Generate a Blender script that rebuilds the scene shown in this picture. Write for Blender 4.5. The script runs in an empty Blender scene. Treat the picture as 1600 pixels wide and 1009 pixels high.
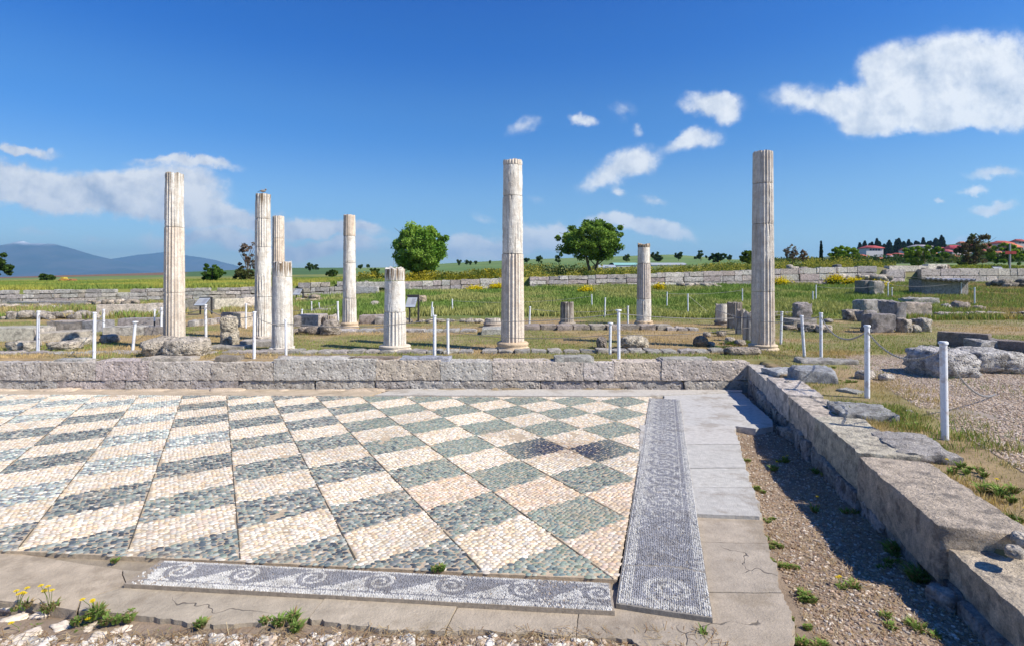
import bpy, bmesh, math, random
import numpy as np
from mathutils import Vector
R=math.radians
# ------------------------------------------------------------------ camera, world, sun
scn=bpy.context.scene
F=850.0; V0=437.0; EYE=1.64
cam_d=bpy.data.cameras.new('camera'); cam=bpy.data.objects.new('camera',cam_d); scn.collection.objects.link(cam)
cam.location=(0,0,EYE); cam.rotation_euler=(R(90),0,0)
cam_d.sensor_width=36; cam_d.lens=36*F/1600; cam_d.shift_y=-(504.5-V0)/1600
cam_d.clip_start=0.05; cam_d.clip_end=60000
scn.camera=cam
scn.view_settings.view_transform='Standard'; scn.view_settings.look='None'
scn.view_settings.exposure=0.55; scn.view_settings.gamma=1
scn.render.resolution_x=1024; scn.render.resolution_y=645
SUN_AZ=R(114); SUN_EL=R(44)
sun_d=bpy.data.lights.new('sun','SUN'); sun=bpy.data.objects.new('sun',sun_d); scn.collection.objects.link(sun)
sun_d.energy=5.0; sun_d.angle=R(0.5); sun_d.color=(1,.93,.82)
sv=Vector((math.sin(SUN_AZ)*math.cos(SUN_EL),math.cos(SUN_AZ)*math.cos(SUN_EL),math.sin(SUN_EL)))
sun.rotation_euler=sv.to_track_quat('Z','Y').to_euler()
world=bpy.data.worlds.new('World'); scn.world=world; world.use_nodes=True

class NT:
    """small node helper"""
    def __init__(s,nt): s.nt=nt; nt.nodes.clear()
    def n(s,t,**k):
        x=s.nt.nodes.new(t)
        for a,b in k.items(): setattr(x,a,b)
        return x
    def l(s,a,b): s.nt.links.new(a,b)
    def put(s,sock,v):
        if hasattr(v,'is_linked') or hasattr(v,'links'): s.l(v,sock)
        else: sock.default_value=v
    def m(s,op,a,b=0.0,c=None,clamp=False):
        x=s.n('ShaderNodeMath',operation=op); x.use_clamp=clamp
        s.put(x.inputs[0],a); s.put(x.inputs[1],b)
        if c is not None: s.put(x.inputs[2],c)
        return x.outputs[0]
    def mix(s,f,a,b,blend='MIX'):
        x=s.n('ShaderNodeMix',data_type='RGBA',blend_type=blend)
        s.put(x.inputs[0],f); s.put(x.inputs[6],a if hasattr(a,'links') else (*a,1)); s.put(x.inputs[7],b if hasattr(b,'links') else (*b,1))
        return x.outputs[2]
    def noise(s,vec,scale,detail=4,rough=.55,dist=0):
        x=s.n('ShaderNodeTexNoise'); s.l(vec,x.inputs['Vector'])
        x.inputs['Scale'].default_value=scale; x.inputs['Detail'].default_value=detail
        x.inputs['Roughness'].default_value=rough; x.inputs['Distortion'].default_value=dist
        return x.outputs
    def smooth(s,v,a,b,lo=0,hi=1,kind='SMOOTHSTEP'):
        x=s.n('ShaderNodeMapRange',interpolation_type=kind); s.put(x.inputs[0],v)
        for i,q in zip((1,2,3,4),(a,b,lo,hi)): s.put(x.inputs[i],q)
        return x.outputs[0]

def build_world():
    w=NT(world.node_tree)
    sky=w.n('ShaderNodeTexSky',sky_type='NISHITA'); sky.sun_disc=False
    sky.sun_elevation=SUN_EL; sky.sun_rotation=SUN_AZ
    sky.altitude=0; sky.air_density=1.0; sky.dust_density=0.3; sky.ozone_density=3.0
    tc=w.n('ShaderNodeTexCoord'); sep=w.n('ShaderNodeSeparateXYZ'); w.l(tc.outputs['Generated'],sep.inputs[0])
    y=w.m('MAXIMUM',sep.outputs[1],.08)
    px=w.m('DIVIDE',sep.outputs[0],y); pz=w.m('DIVIDE',sep.outputs[2],y)
    cb=w.n('ShaderNodeCombineXYZ'); w.l(px,cb.inputs[0]); w.l(pz,cb.inputs[1])
    # turbulent edges
    nz=w.noise(cb.outputs[0],7,8,.62)
    vs=w.n('ShaderNodeVectorMath',operation='SUBTRACT'); w.l(nz[1],vs.inputs[0]); vs.inputs[1].default_value=(.5,.5,.5)
    vm=w.n('ShaderNodeVectorMath',operation='SCALE'); w.l(vs.outputs[0],vm.inputs[0]); vm.inputs['Scale'].default_value=.10
    va=w.n('ShaderNodeVectorMath',operation='ADD'); w.l(cb.outputs[0],va.inputs[0]); w.l(vm.outputs[0],va.inputs[1])
    P=va.outputs[0]
    C=[(1530,100,110,50,1.2,0),(1580,140,110,55,1.2,0),(1450,115,90,50,1.2,0),(1385,115,50,40,1.05,0),(1410,160,100,38,1.1,0),
       (1320,155,75,30,.95,0),(1250,160,60,22,.65,0),(1350,180,60,25,.95,0),(1460,178,70,25,1,0),(1550,178,90,22,.7,0),
       (1112,168,56,19,.85,-10),(1138,185,26,20,.75,0),(1082,222,42,20,.8,10),(985,252,62,26,1.0,20),(940,282,42,22,.8,20),
       (912,185,26,11,.62,0),(818,196,30,15,.42,30),(978,168,24,24,.4,0),(1018,311,30,8,.45,0),(996,200,14,9,.4,0),(962,306,16,9,.5,0),
       (1556,267,55,11,.72,0),(1521,292,26,8,.6,0),(1556,317,42,10,.62,12),(1472,316,12,5,.4,0),
       (35,245,60,8,.9,3),(290,254,88,9,.85,0),(40,298,160,34,1.5,-3),(180,300,160,36,1.5,-3),(270,290,85,34,1.15,0),(285,325,105,30,1.45,-10),(375,342,110,19,1.3,-6),(120,300,200,30,.9,-2),
       (500,352,125,13,1.1,-4),(540,374,95,9,.7,0),(460,385,190,15,.85,0),(330,372,120,17,.75,0),
       (1015,357,64,18,1.2,-8),(960,350,55,14,.9,0),(865,370,95,20,1.15,0),(760,388,100,19,1.05,0),(750,345,28,9,.3,0),(840,318,20,8,.3,0),
       (150,375,40,9,.3,0),(40,250,20,5,.4,0),(60,362,50,8,.25,0),(1190,380,60,6,.2,0),(1500,378,60,8,.4,0)]
    tot=None
    for u,v,ru,rv,d,a in C:
        mp=w.n('ShaderNodeMapping',vector_type='TEXTURE')
        mp.inputs[1].default_value=((u-800)/F,(V0-v)/F,0); mp.inputs[2].default_value=(0,0,R(a)); mp.inputs[3].default_value=(ru/F*1.25,rv/F*1.25,1000)
        w.l(P,mp.inputs[0])
        ln=w.n('ShaderNodeVectorMath',operation='LENGTH'); w.l(mp.outputs[0],ln.inputs[0])
        e=w.smooth(ln.outputs['Value'],0,1.15,d,0)
        tot=e if tot is None else w.m('MAXIMUM',w.m('MAXIMUM',tot,e),w.m('MULTIPLY',w.m('ADD',tot,e),.66))
    n2=w.noise(cb.outputs[0],12,10,.63,.1)[0]
    n3=w.noise(cb.outputs[0],5,5,.6)[0]
    dens=w.m('ADD',tot,w.m('MULTIPLY',w.m('MULTIPLY',w.m('SUBTRACT',n2,.5),1.15),w.smooth(tot,.0,.35)))
    front=w.m('GREATER_THAN',sep.outputs[1],.1)
    fac=w.m('MULTIPLY',w.smooth(dens,.05,.68,0,.97),front)
    # shade: thick cores and undersides greyer
    off=w.n('ShaderNodeVectorMath',operation='ADD'); w.l(cb.outputs[0],off.inputs[0]); off.inputs[1].default_value=(.022,.022,0)
    n4=w.noise(off.outputs[0],12,10,.63,.1)[0]; n5=n2
    rel=w.m('MULTIPLY',w.m('SUBTRACT',n5,n4),3.6)
    lit=w.m('ADD',w.m('ADD',w.m('ADD',.74,w.m('MULTIPLY',w.m('SUBTRACT',n3,.5),-.9)),rel),w.m('MULTIPLY',w.m('SUBTRACT',dens,.75),-.16))
    lit=w.smooth(lit,-.25,1.05,0.05,1,'LINEAR')
    ccol=w.mix(lit,(2.7,3.3,4.4),(6.3,6.4,6.55))
    hs=w.n('ShaderNodeHueSaturation'); hs.inputs['Saturation'].default_value=1.0; hs.inputs['Value'].default_value=1; w.l(sky.outputs[0],hs.inputs['Color'])
    cr=w.n('ShaderNodeValToRGB'); cr.color_ramp.interpolation='EASE'; w.l(sep.outputs[2],cr.inputs[0]); el=cr.color_ramp.elements
    el[0].position=0.0; el[0].color=(.84,.94,.98,1); el[1].position=.50; el[1].color=(.015,.36,1.0,1)
    e=el.new(.12); e.color=(.54,.75,.93,1); e=el.new(.27); e.color=(.22,.58,.98,1); e=el.new(.40); e.color=(.06,.44,1.0,1)
    tint=w.mix(1.0,hs.outputs[0],cr.outputs[0],'MULTIPLY')
    col=w.mix(fac,tint,ccol)
    bg=w.n('ShaderNodeBackground'); bg.inputs[1].default_value=.105; w.l(col,bg.inputs[0])
    o=w.n('ShaderNodeOutputWorld'); w.l(bg.outputs[0],o.inputs[0])
build_world()

# ------------------------------------------------------------------ helpers
rng=np.random.default_rng(7); random.seed(7)
def _h(i):
    i=i.astype(np.int64)
    n=(i[...,0]*73856093)^(i[...,1]*19349663)^(i[...,2]*83492791)
    n=(n^(n>>13))*1274126177&0x7fffffff
    n=(n^(n>>15))*2246822519&0x7fffffff
    return ((n^(n>>13))&0xffff)/65535.0
def vn(p,scale=1.0,seed=0):
    p=np.asarray(p,float)*scale+seed*17.31+1000
    i=np.floor(p); f=p-i; f=f*f*(3-2*f); r=0
    for a in (0,1):
        for b in (0,1):
            for c in (0,1):
                wt=(f[...,0] if a else 1-f[...,0])*(f[...,1] if b else 1-f[...,1])*(f[...,2] if c else 1-f[...,2])
                r=r+wt*_h(i+np.array([a,b,c]))
    return r
def fbm(p,scale=1.0,oct=4,seed=0):
    r=0;a=.5;t=0
    for k in range(oct): r=r+a*vn(p,scale*2**k,seed+k*3.7); t+=a; a*=.5
    return r/t
def n2(x,y,scale,oct=3,seed=0): return fbm(np.stack([x,y,np.zeros_like(x)],-1),scale,oct,seed)

def sst(x,a,b): t=np.clip((x-a)/(b-a),0,1); return t*t*(3-2*t)
class MB:
    def __init__(s): s.v=[];s.f=[];s.c=[];s.n=0
    def add(s,v,f,c):
        v=np.asarray(v,float); c=np.asarray(c,float)
        if c.ndim==1: c=np.tile(c,(len(v),1))
        s.v.append(v); s.c.append(c); s.f.append(np.asarray(f)+s.n); s.n+=len(v)
    def build(s,name,mat,parent=None,smooth=True,origin=None):
        V=np.concatenate(s.v) if s.v else np.zeros((0,3)); C=np.concatenate(s.c)
        if parent is not None and origin is None: V=V-np.array(parent['_o'])
        if origin is not None: V=V-np.array(origin)
        me=bpy.data.meshes.new(name)
        flat=[];tot=[]
        for f in s.f:
            if len(f)==0: continue
            flat.append(f.reshape(-1)); tot.append(np.full(len(f),f.shape[1]))
        L=np.concatenate(flat).astype(np.int32); T=np.concatenate(tot).astype(np.int32)
        me.vertices.add(len(V)); me.vertices.foreach_set('co',V.astype(np.float32).ravel())
        me.loops.add(len(L)); me.loops.foreach_set('vertex_index',L)
        me.polygons.add(len(T)); st=np.concatenate([[0],np.cumsum(T)[:-1]]).astype(np.int32)
        me.polygons.foreach_set('loop_start',st); me.polygons.foreach_set('loop_total',T)
        me.polygons.foreach_set('use_smooth',np.full(len(T),smooth))
        me.update(calc_edges=True)
        at=me.color_attributes.new('Col','FLOAT_COLOR','POINT')
        at.data.foreach_set('color',np.c_[C,np.ones(len(C))].astype(np.float32).ravel())
        me.materials.append(mat)
        o=bpy.data.objects.new(name,me); scn.collection.objects.link(o)
        if parent is not None: o.parent=parent
        if origin is not None: o.location=origin
        return o
def tag(o,label=None,cat=None,group=None,kind=None):
    if label: o['label']=label
    if cat: o['category']=cat
    if group: o['group']=group
    if kind: o['kind']=kind
    return o
def thing(name,loc,label,cat,group=None):
    o=bpy.data.objects.new(name,None); scn.collection.objects.link(o); o.location=loc; o['_o']=list(map(float,loc))
    o.empty_display_size=.1
    return tag(o,label,cat,group)

def mat(name,tint=(1,1,1),var=.35,scale=6,bump=.4,bscale=30,rough=.9,spot=None,spot_scale=3,spot_amt=.5,bdist=.02,crack=False,spec=.3,pit=0,coord='Object'):
    m=bpy.data.materials.new(name); m.use_nodes=True; w=NT(m.node_tree)
    tc=w.n('ShaderNodeTexCoord'); vec=tc.outputs[coord]
    if coord=='Object':
        g=w.n('ShaderNodeNewGeometry'); vec=g.outputs['Position']
    at=w.n('ShaderNodeAttribute',attribute_name='Col')
    base=w.mix(1,at.outputs['Color'],tint,'MULTIPLY')
    a=w.noise(vec,scale,8,.65)[0]
    k=w.smooth(a,.3,.7,1-var,1+var,'LINEAR'); cc=w.n('ShaderNodeCombineXYZ')
    for i in range(3): w.l(k,cc.inputs[i])
    base=w.mix(1,base,cc.outputs[0],'MULTIPLY')
    if bscale<40 and bump>.6:
        f2=w.noise(vec,bscale*2.6,5,.75)[0]; k2=w.smooth(f2,.3,.7,.62,1.3,'LINEAR'); c2=w.n('ShaderNodeCombineXYZ')
        for i in range(3): w.l(k2,c2.inputs[i])
        base=w.mix(1,base,c2.outputs[0],'MULTIPLY')
    if spot is not None:
        b=w.noise(vec,spot_scale,6,.7)[0]
        base=w.mix(w.smooth(b,.5,.62,0,spot_amt),base,spot)
    hb=w.noise(vec,bscale,7,.7)[0]
    if pit:
        vo=w.n('ShaderNodeTexVoronoi',feature='F1'); w.l(vec,vo.inputs['Vector']); vo.inputs['Scale'].default_value=pit
        hb=w.m('ADD',hb,w.m('MULTIPLY',w.smooth(vo.outputs[0],0,.45,0,1),.6))
    if crack:
        b=w.noise(vec,2.3,3,.6)
        va=w.n('ShaderNodeVectorMath',operation='MULTIPLY_ADD'); w.l(b[1],va.inputs[0]); va.inputs[1].default_value=(.5,.5,.5); w.l(vec,va.inputs[2])
        vo=w.n('ShaderNodeTexVoronoi',feature='DISTANCE_TO_EDGE'); w.l(va.outputs[0],vo.inputs['Vector']); vo.inputs['Scale'].default_value=.75
        c=w.smooth(vo.outputs[0],0,w.m('MULTIPLY',w.noise(vec,9,2,.5)[0],.008),1,0)
        c=w.m('MULTIPLY',c,w.smooth(w.noise(vec,1.1,2,.5)[0],.54,.60,0,1))
        base=w.mix(w.m('MULTIPLY',c,.8),base,(.06,.05,.04)); hb=w.m('SUBTRACT',hb,w.m('MULTIPLY',c,.6))
    bp=w.n('ShaderNodeBump'); bp.inputs['Strength'].default_value=bump; bp.inputs['Distance'].default_value=bdist; w.l(hb,bp.inputs['Height'])
    p=w.n('ShaderNodeBsdfPrincipled'); w.l(base,p.inputs['Base Color']); p.inputs['Roughness'].default_value=rough
    p.inputs['Specular IOR Level'].default_value=spec
    w.l(bp.outputs[0],p.inputs['Normal'])
    o=w.n('ShaderNodeOutputMaterial'); w.l(p.outputs[0],o.inputs[0])
    return m
def leafmat(name,trans=.25):
    m=bpy.data.materials.new(name); m.use_nodes=True; w=NT(m.node_tree)
    at=w.n('ShaderNodeAttribute',attribute_name='Col')
    d=w.n('ShaderNodeBsdfDiffuse'); w.l(at.outputs['Color'],d.inputs[0])
    t=w.n('ShaderNodeBsdfTranslucent'); w.l(w.mix(1,at.outputs['Color'],(1.3,1.35,.6),'MULTIPLY'),t.inputs[0])
    mx=w.n('ShaderNodeMixShader'); mx.inputs[0].default_value=trans; w.l(d.outputs[0],mx.inputs[1]); w.l(t.outputs[0],mx.inputs[2])
    o=w.n('ShaderNodeOutputMaterial'); w.l(mx.outputs[0],o.inputs[0]); return m
M=dict(
 ground=mat('ground_soil',var=.35,scale=1.6,bump=.6,bscale=25,bdist=.03),
 far=mat('far_field',var=.22,scale=.12,bump=0,bscale=2),
 concrete=mat('concrete',var=.2,scale=7,bump=.7,bscale=45,bdist=.012,crack=True,spot=(.2,.155,.10),spot_scale=1.9,spot_amt=.42),
 slab=mat('rough_slab',var=.17,scale=16,bump=.8,bscale=60,bdist=.012,spot=(.27,.23,.18),spot_scale=1.7,spot_amt=.6),
 mortar=mat('mortar',var=.3,scale=30,bump=.5,bscale=80,bdist=.006),
 pebble=mat('pebble',tint=(.92,.875,.79),var=.16,scale=60,bump=.05,bscale=80,rough=.62,spec=.3,bdist=.003),
 tess=mat('tessera',var=.2,scale=14,bump=.1,bscale=200,rough=.6,spec=.4,bdist=.002,spot=(.16,.14,.12),spot_scale=5,spot_amt=.3),
 ashlar=mat('chiselled_limestone',var=.3,scale=6,bump=1,bscale=20,bdist=.06,pit=13,spot=(.28,.235,.20),spot_scale=3.4,spot_amt=.45),
 block=mat('weathered_block',var=.42,scale=11,bump=1,bscale=36,bdist=.05,spot=(.15,.135,.12),spot_scale=6,spot_amt=.6),
 rock=mat('grey_rock',var=.5,scale=9,bump=1.0,bscale=18,bdist=.09,spot=(.10,.09,.08),spot_scale=5,spot_amt=.7,pit=22),
 column=mat('column_marble',var=.2,scale=9,bump=.7,bscale=28,bdist=.025,spot=(.36,.28,.20),spot_scale=3.4,spot_amt=.34),
 gravel=mat('gravel',var=.3,scale=40,bump=.2,bscale=60,bdist=.004),
 metal=mat('painted_metal',var=.12,scale=9,bump=.06,rough=.4,spec=.5,spot=(.30,.20,.13),spot_scale=9,spot_amt=.5),
 dark=mat('dark_metal',var=.2,scale=5,bump=.05,rough=.5),
 chain=mat('chain_metal',var=.3,scale=60,bump=.1,rough=.45),
 plain=mat('painted_render',var=.1,scale=3,bump=.05),
 roof=mat('roof_tile',var=.25,scale=1.2,bump=.2,bscale=3),
 bark=mat('bark',var=.4,scale=12,bump=.8,bscale=20,bdist=.03),
 mountain=mat('mountain',var=.3,scale=.0012,bump=0),
 leaf=leafmat('leaf',.3), grass=leafmat('grass_blade',.2), petal=leafmat('petal',.3))

def ga(): return None
# ---- terrain height
def interp(u,pts):
    a=np.array(pts,float); return np.interp(u,a[:,0],a[:,1])
def Yw(u): return 36+np.clip(u,-800,2600)/1600*12
VB=[(-900,482),(0,479),(400,468),(600,456),(800,450),(1000,447),(1200,446),(1400,444),(1600,442),(2400,442)]
VT=[(-900,454),(0,453),(400,448),(600,441),(700,438),(820,433),(1000,428),(1200,421),(1370,416),(1386,418),(1394,425),(1434,425),(1442,420),(1600,420),(2400,420)]
V70=[(-900,442),(0,441.5),(400,437),(600,434),(700,432),(830,427),(1000,423),(1150,417),(1300,415),(1500,416),(1600,416),(2400,416)]
V110=[(-900,438),(0,437),(400,431),(600,427),(830,421),(1000,417),(1150,413),(1300,413),(1400,415),(1600,414),(2400,414)]
V300=[(-900,434),(0,433.5),(120,430),(300,425.5),(440,420),(600,418.5),(705,411.5),(830,406),(960,402),(1050,398),(1090,401),(1150,406),(1300,405),(1400,402),(1500,398),(1600,392),(2400,390)]
V450=[(-900,434),(0,433.5),(300,425),(440,419),(600,418.5),(705,411.5),(830,405.5),(1050,398),(1150,406),(1280,403),(1340,395),(1400,389),(1500,381),(1600,376),(2400,376)]
def zfar(u,Y):
    u=np.asarray(u,float);Y=np.asarray(Y,float)
    yw=Yw(u)
    z=lambda v,y: EYE-(v-V0)*y/F
    ys=[24+0*yw,yw-.02,yw+.02,70+0*yw,110+0*yw,300+0*yw,450+0*yw,1500+0*yw,30000+0*yw]
    zs=[0*yw,z(interp(u,VB),yw),z(interp(u,VT),yw)-.06,z(interp(u,V70),70),z(interp(u,V110),110),z(interp(u,V300),300),z(interp(u,V450),450),0*yw-6,0*yw-20]
    out=np.zeros(np.broadcast(u,Y).shape)
    for k in range(len(ys)-1):
        m=(Y>=ys[k])&(Y<ys[k+1]); t=(Y-ys[k])/np.maximum(ys[k+1]-ys[k],1e-6)
        out=np.where(m,zs[k]*(1-t)+zs[k+1]*t,out)
    return out
KF=.0388; CF=1.77
def zfloor(Y,d=0): return EYE-CF-KF*Y+d
def WX(Y): return 1.94+.256*Y       # inner face of the right wall
YB=10.85                            # front face of the back wall
def ground(X,Y):
    X=np.asarray(X,float);Y=np.asarray(Y,float)
    u=800+X/np.maximum(Y,1)*F
    up=(n2(X,Y,.7,3,1)-.5)*.07
    up=up*np.clip((24-Y)/3,0,1)
    room=(Y<YB+.22)&(X<WX(Y)+.25)
    tr=zfloor(Y,-.15)+.095*np.clip((Y-7.0)/.6,0,1)+(n2(X,Y,2.5,3,5)-.5)*.05+.10*1.2*np.clip((3.35-Y)/.25,0,1)*np.clip((1.3-X)/.2,0,1)
    up=up-.13*np.clip((3.7-Y)/.4,0,1)
    z=np.where(Y<24,up,zfar(u,Y)+up)
    return np.where(room,tr,z)
def hit(u,v,y0=11.3,y1=80):
    ys=np.arange(y0,y1,.04); t=(u-800)/F
    z=EYE-(v-V0)*ys/F; g=ground(t*ys,ys)
    k=np.nonzero(z<=g)[0]
    y=ys[k[0]] if len(k) else y1
    return float(t*y),float(y),float(ground(np.array([t*y]),np.array([y]))[0])
def FP(u,v,d=0):    # pixel on the tilted floor plane
    c=CF-d; Y=F*c/(v-470.0); return np.array([(u-800)/F*Y,Y,EYE-c-KF*Y])

def grid(xs,ys,zf,cf):
    X,Y=np.meshgrid(xs,ys); Z=zf(X,Y)
    n,m=X.shape; idx=np.arange(n*m).reshape(n,m)
    f=np.stack([idx[:-1,:-1],idx[:-1,1:],idx[1:,1:],idx[1:,:-1]],-1).reshape(-1,4)
    return np.stack([X,Y,Z],-1).reshape(-1,3),f,cf(X,Y,Z).reshape(-1,3)
def lerp(a,b,t): t=np.asarray(t)[...,None]; return np.asarray(a)*(1-t)+np.asarray(b)*t
def sst(x,a,b): t=np.clip((x-a)/(b-a),0,1); return t*t*(3-2*t)
def gcol(X,Y,Z=None):
    c=lerp((.30,.215,.11),(.20,.18,.065),sst(n2(X,Y,.5,4,11),.40,.56))
    c=lerp(c,(.29,.22,.13),sst(n2(X,Y,.9,4,15),.56,.72)*.7)
    room=(Y<YB+.22)&(X<WX(Y)+.25)
    c=lerp(c,(.27,.205,.145),room*1.0)
    # gravel path to the right
    pth=sst(X-(.36*Y+2.9),-.35,.35)*sst(12-Y+(X-6)*.05,0,1.2)*(Y>2)*(X>WX(Y)+.7)
    c=lerp(c,(.34,.285,.24),pth*.9)
    u=800+X/np.maximum(Y,1)*F
    gr=sst(Y,21.5,24.5)*sst(u,430,560)
    c=lerp(c,(.075,.14,.025),gr*.85)
    return c
gm=MB()
xs=np.concatenate([np.arange(-40,-14,1.0),np.arange(-14,14,.09),np.arange(14,41,1.0)])
ys=np.concatenate([[-6,-3,0],np.arange(1,24.01,.09),[24.0]]); ys=np.unique(np.round(ys,4))
gm.add(*grid(xs,ys,ground,gcol))
tag(gm.build('ground',M['ground']),kind='structure')
# far terrain in rays
us=np.concatenate([np.arange(-900,-100,60),np.arange(-100,1700,12),np.arange(1700,2500,60)])
rr=np.concatenate([np.linspace(0,.998,24),[1.0]])
rows=[]
for r in rr: rows.append(24+(Yw(us)-.03-24)*r)
for y in (0,): rows.append(Yw(us)+.03)
for y in np.concatenate([[50,55,60,65],np.geomspace(70,450,60),[600,1500,6000,30000]]): rows.append(np.maximum(np.full(len(us),float(y)),Yw(us)+.3))
Yt=np.array(rows); Ut=np.tile(us,(len(rows),1)); Xt=(Ut-800)/F*Yt
Zt=zfar(Ut,Yt)
def fcol(U,X,Y):
    c=gcol(X,Y)
    tz=Y>Yw(U)
    near=lerp((.12,.16,.04),(.24,.22,.05),sst(n2(X,Y,.15,3,3),.42,.6))
    far=lerp((.10,.17,.045),(.14,.20,.06),sst(n2(X,Y,.02,3,4),.4,.6))
    brown=np.array((.17,.10,.062))
    c=np.where(tz[...,None],near,c); c=np.where((tz&(U>1370)&(Y<70))[...,None],np.array((.16,.14,.07)),c)
    c=lerp(c,far,sst(Y,95,120)*tz)
    b=((Y>150)&(U<430)&(U>-900))|((Y>330)&(U>560)&(U<690))
    c=np.where((b&tz)[...,None],brown*np.ones_like(c),c)
    g=((Y>110)&(U>295)&(U<560)); c=np.where((g&tz)[...,None],np.array((.06,.12,.035))*np.ones_like(c),c)
    town=(Y>120)&(U>1210); c=np.where((town&tz)[...,None],np.array((.085,.11,.045))*np.ones_like(c),c)
    return c
tm=MB(); n,m_=Yt.shape; idx=np.arange(n*m_).reshape(n,m_)
tf=np.stack([idx[:-1,:-1],idx[:-1,1:],idx[1:,1:],idx[1:,:-1]],-1).reshape(-1,4)
tm.add(np.stack([Xt,Yt,Zt],-1).reshape(-1,3),tf,fcol(Ut,Xt,Yt).reshape(-1,3))
tag(tm.build('terrain',M['far']),kind='structure')
# mountains
def mountain(name,prof,Y,depth,seed,snow):
    xs_=np.arange(prof[0][0],prof[-1][0]+1,3.0); mb=MB(); K=14
    vs=[];cs=[]
    top=interp(xs_,prof)
    top=top-(n2(xs_,xs_*0,.05,4,seed)-.5)*3
    for k in range(K+1):
        t=k/K; Yk=Y-depth*(1-t)
        h=(437-top)/F*Y*(t**1.1)
        X=(xs_-800)/F*Y
        h=h+(n2(X,np.full_like(X,Yk),1/500,4,seed)-.5)*420*t*(1-t)*2
        z=EYE-20+h; vs.append(np.stack([X,np.full_like(X,Yk),z],-1))
        c=lerp((.03,.05,.05),(.075,.08,.08),sst(n2(X,np.full_like(X,Yk),1/260,4,seed+3),.42,.6))
        s=sst(z,snow,snow+70)*sst(n2(X,np.full_like(X,Yk),1/70,4,9),.3,.5)
        cs.append(lerp(c,(.85,.87,.9),s))
    V=np.concatenate(vs); n_=len(xs_); idx=np.arange(len(V)).reshape(K+1,n_)
    f=np.stack([idx[:-1,:-1],idx[:-1,1:],idx[1:,1:],idx[1:,:-1]],-1).reshape(-1,4)
    mb.add(V,f,np.concatenate(cs)); 
    # back slope
    B=vs[-1].copy(); B2=B.copy(); B2[:,1]+=depth; B2[:,2]=-20
    V=np.concatenate([B,B2]); idx=np.arange(len(V)).reshape(2,n_)
    f=np.stack([idx[:-1,:-1],idx[:-1,1:],idx[1:,1:],idx[1:,:-1]],-1).reshape(-1,4); mb.add(V,f,cs[-1][0])
    tag(mb.build(name,M['mountain']),kind='structure')
mountain('mountain',[(-500,405),(-100,392),(0,384),(18,378),(34,374),(48,379),(60,379),(85,380),(112,387),(140,396),(170,402),(190,409),(230,416),(300,424),(380,432),(440,437)],9000,2600,2,560)
mountain('mountain_ridge',[(60,432),(140,412),(185,402),(215,397),(255,393),(300,399),(335,405),(365,413),(385,421),(420,431),(480,437)],11000,2500,5,570)

# ---- stones
def add_box(mb,c,h,rot=0,seg=.12,r=.02,amp=.01,col=(.4,.38,.34),seed=None,tilt=0,ns=4.0,var=.12):
    seed=rng.random()*99 if seed is None else seed
    h=np.asarray(h,float); r=min(r,h.min()*.95); vs=[];fs=[];n0=0
    for ax in range(3):
        for sg in (-1,1):
            a,b=[i for i in range(3) if i!=ax]
            na=int(np.clip(round(2*h[a]/seg),2,70)); nb=int(np.clip(round(2*h[b]/seg),2,70))
            ta=np.linspace(-1,1,na+1); tb=np.linspace(-1,1,nb+1)
            # pull lines to the rounded edge
            A,B=np.meshgrid(ta*h[a],tb*h[b],indexing='ij')
            p=np.zeros(A.shape+(3,)); p[...,a]=A; p[...,b]=B; p[...,ax]=sg*h[ax]
            idx=np.arange(A.size).reshape(A.shape)+n0
            f=np.stack([idx[:-1,:-1],idx[1:,:-1],idx[1:,1:],idx[:-1,1:]],-1).reshape(-1,4)
            flip=(sg>0)^(ax==1)
            if not flip: f=f[:,::-1]
            vs.append(p.reshape(-1,3)); fs.append(f); n0+=A.size
    p=np.concatenate(vs); rv=np.clip(r*(.35+2.6*sst(fbm(p+seed*5,5.5,3,seed+8),.4,.75)),.004,h.min()*.9)[:,None]; q=np.clip(p,-(h-rv),h-rv); d=p-q; ln=np.linalg.norm(d,axis=1,keepdims=True); 
    p=q+d/np.maximum(ln,1e-9)*rv
    s=p+seed*3.1
    disp=np.stack([fbm(s,ns,4,seed+k)-.5 for k in (1,2,3)],-1)*2*amp
    d3=np.stack([fbm(s,ns*3.5,3,seed+k)-.5 for k in (5,6,7)],-1); p=p+disp+d3*amp*1.1
    if tilt: 
        ct,st=math.cos(tilt),math.sin(tilt); p=np.stack([p[:,0]*ct-p[:,2]*st,p[:,1],p[:,0]*st+p[:,2]*ct],-1)
    cr,sr=math.cos(rot),math.sin(rot)
    p=np.stack([p[:,0]*cr-p[:,1]*sr,p[:,0]*sr+p[:,1]*cr,p[:,2]],-1)+np.asarray(c)
    k=1+(rng.random()-.5)*2*var
    cc=np.array(col)*k*(1+(rng.random(3)-.5)*.06)
    mb.add(p,np.concatenate(fs),cc)
_ico={}
def ico(n):
    if n not in _ico:
        bm=bmesh.new(); bmesh.ops.create_icosphere(bm,subdivisions=n,radius=1)
        v=np.array([x.co[:] for x in bm.verts]); f=np.array([[q.index for q in x.verts] for x in bm.faces]); bm.free(); _ico[n]=(v,f)
    return _ico[n]
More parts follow.
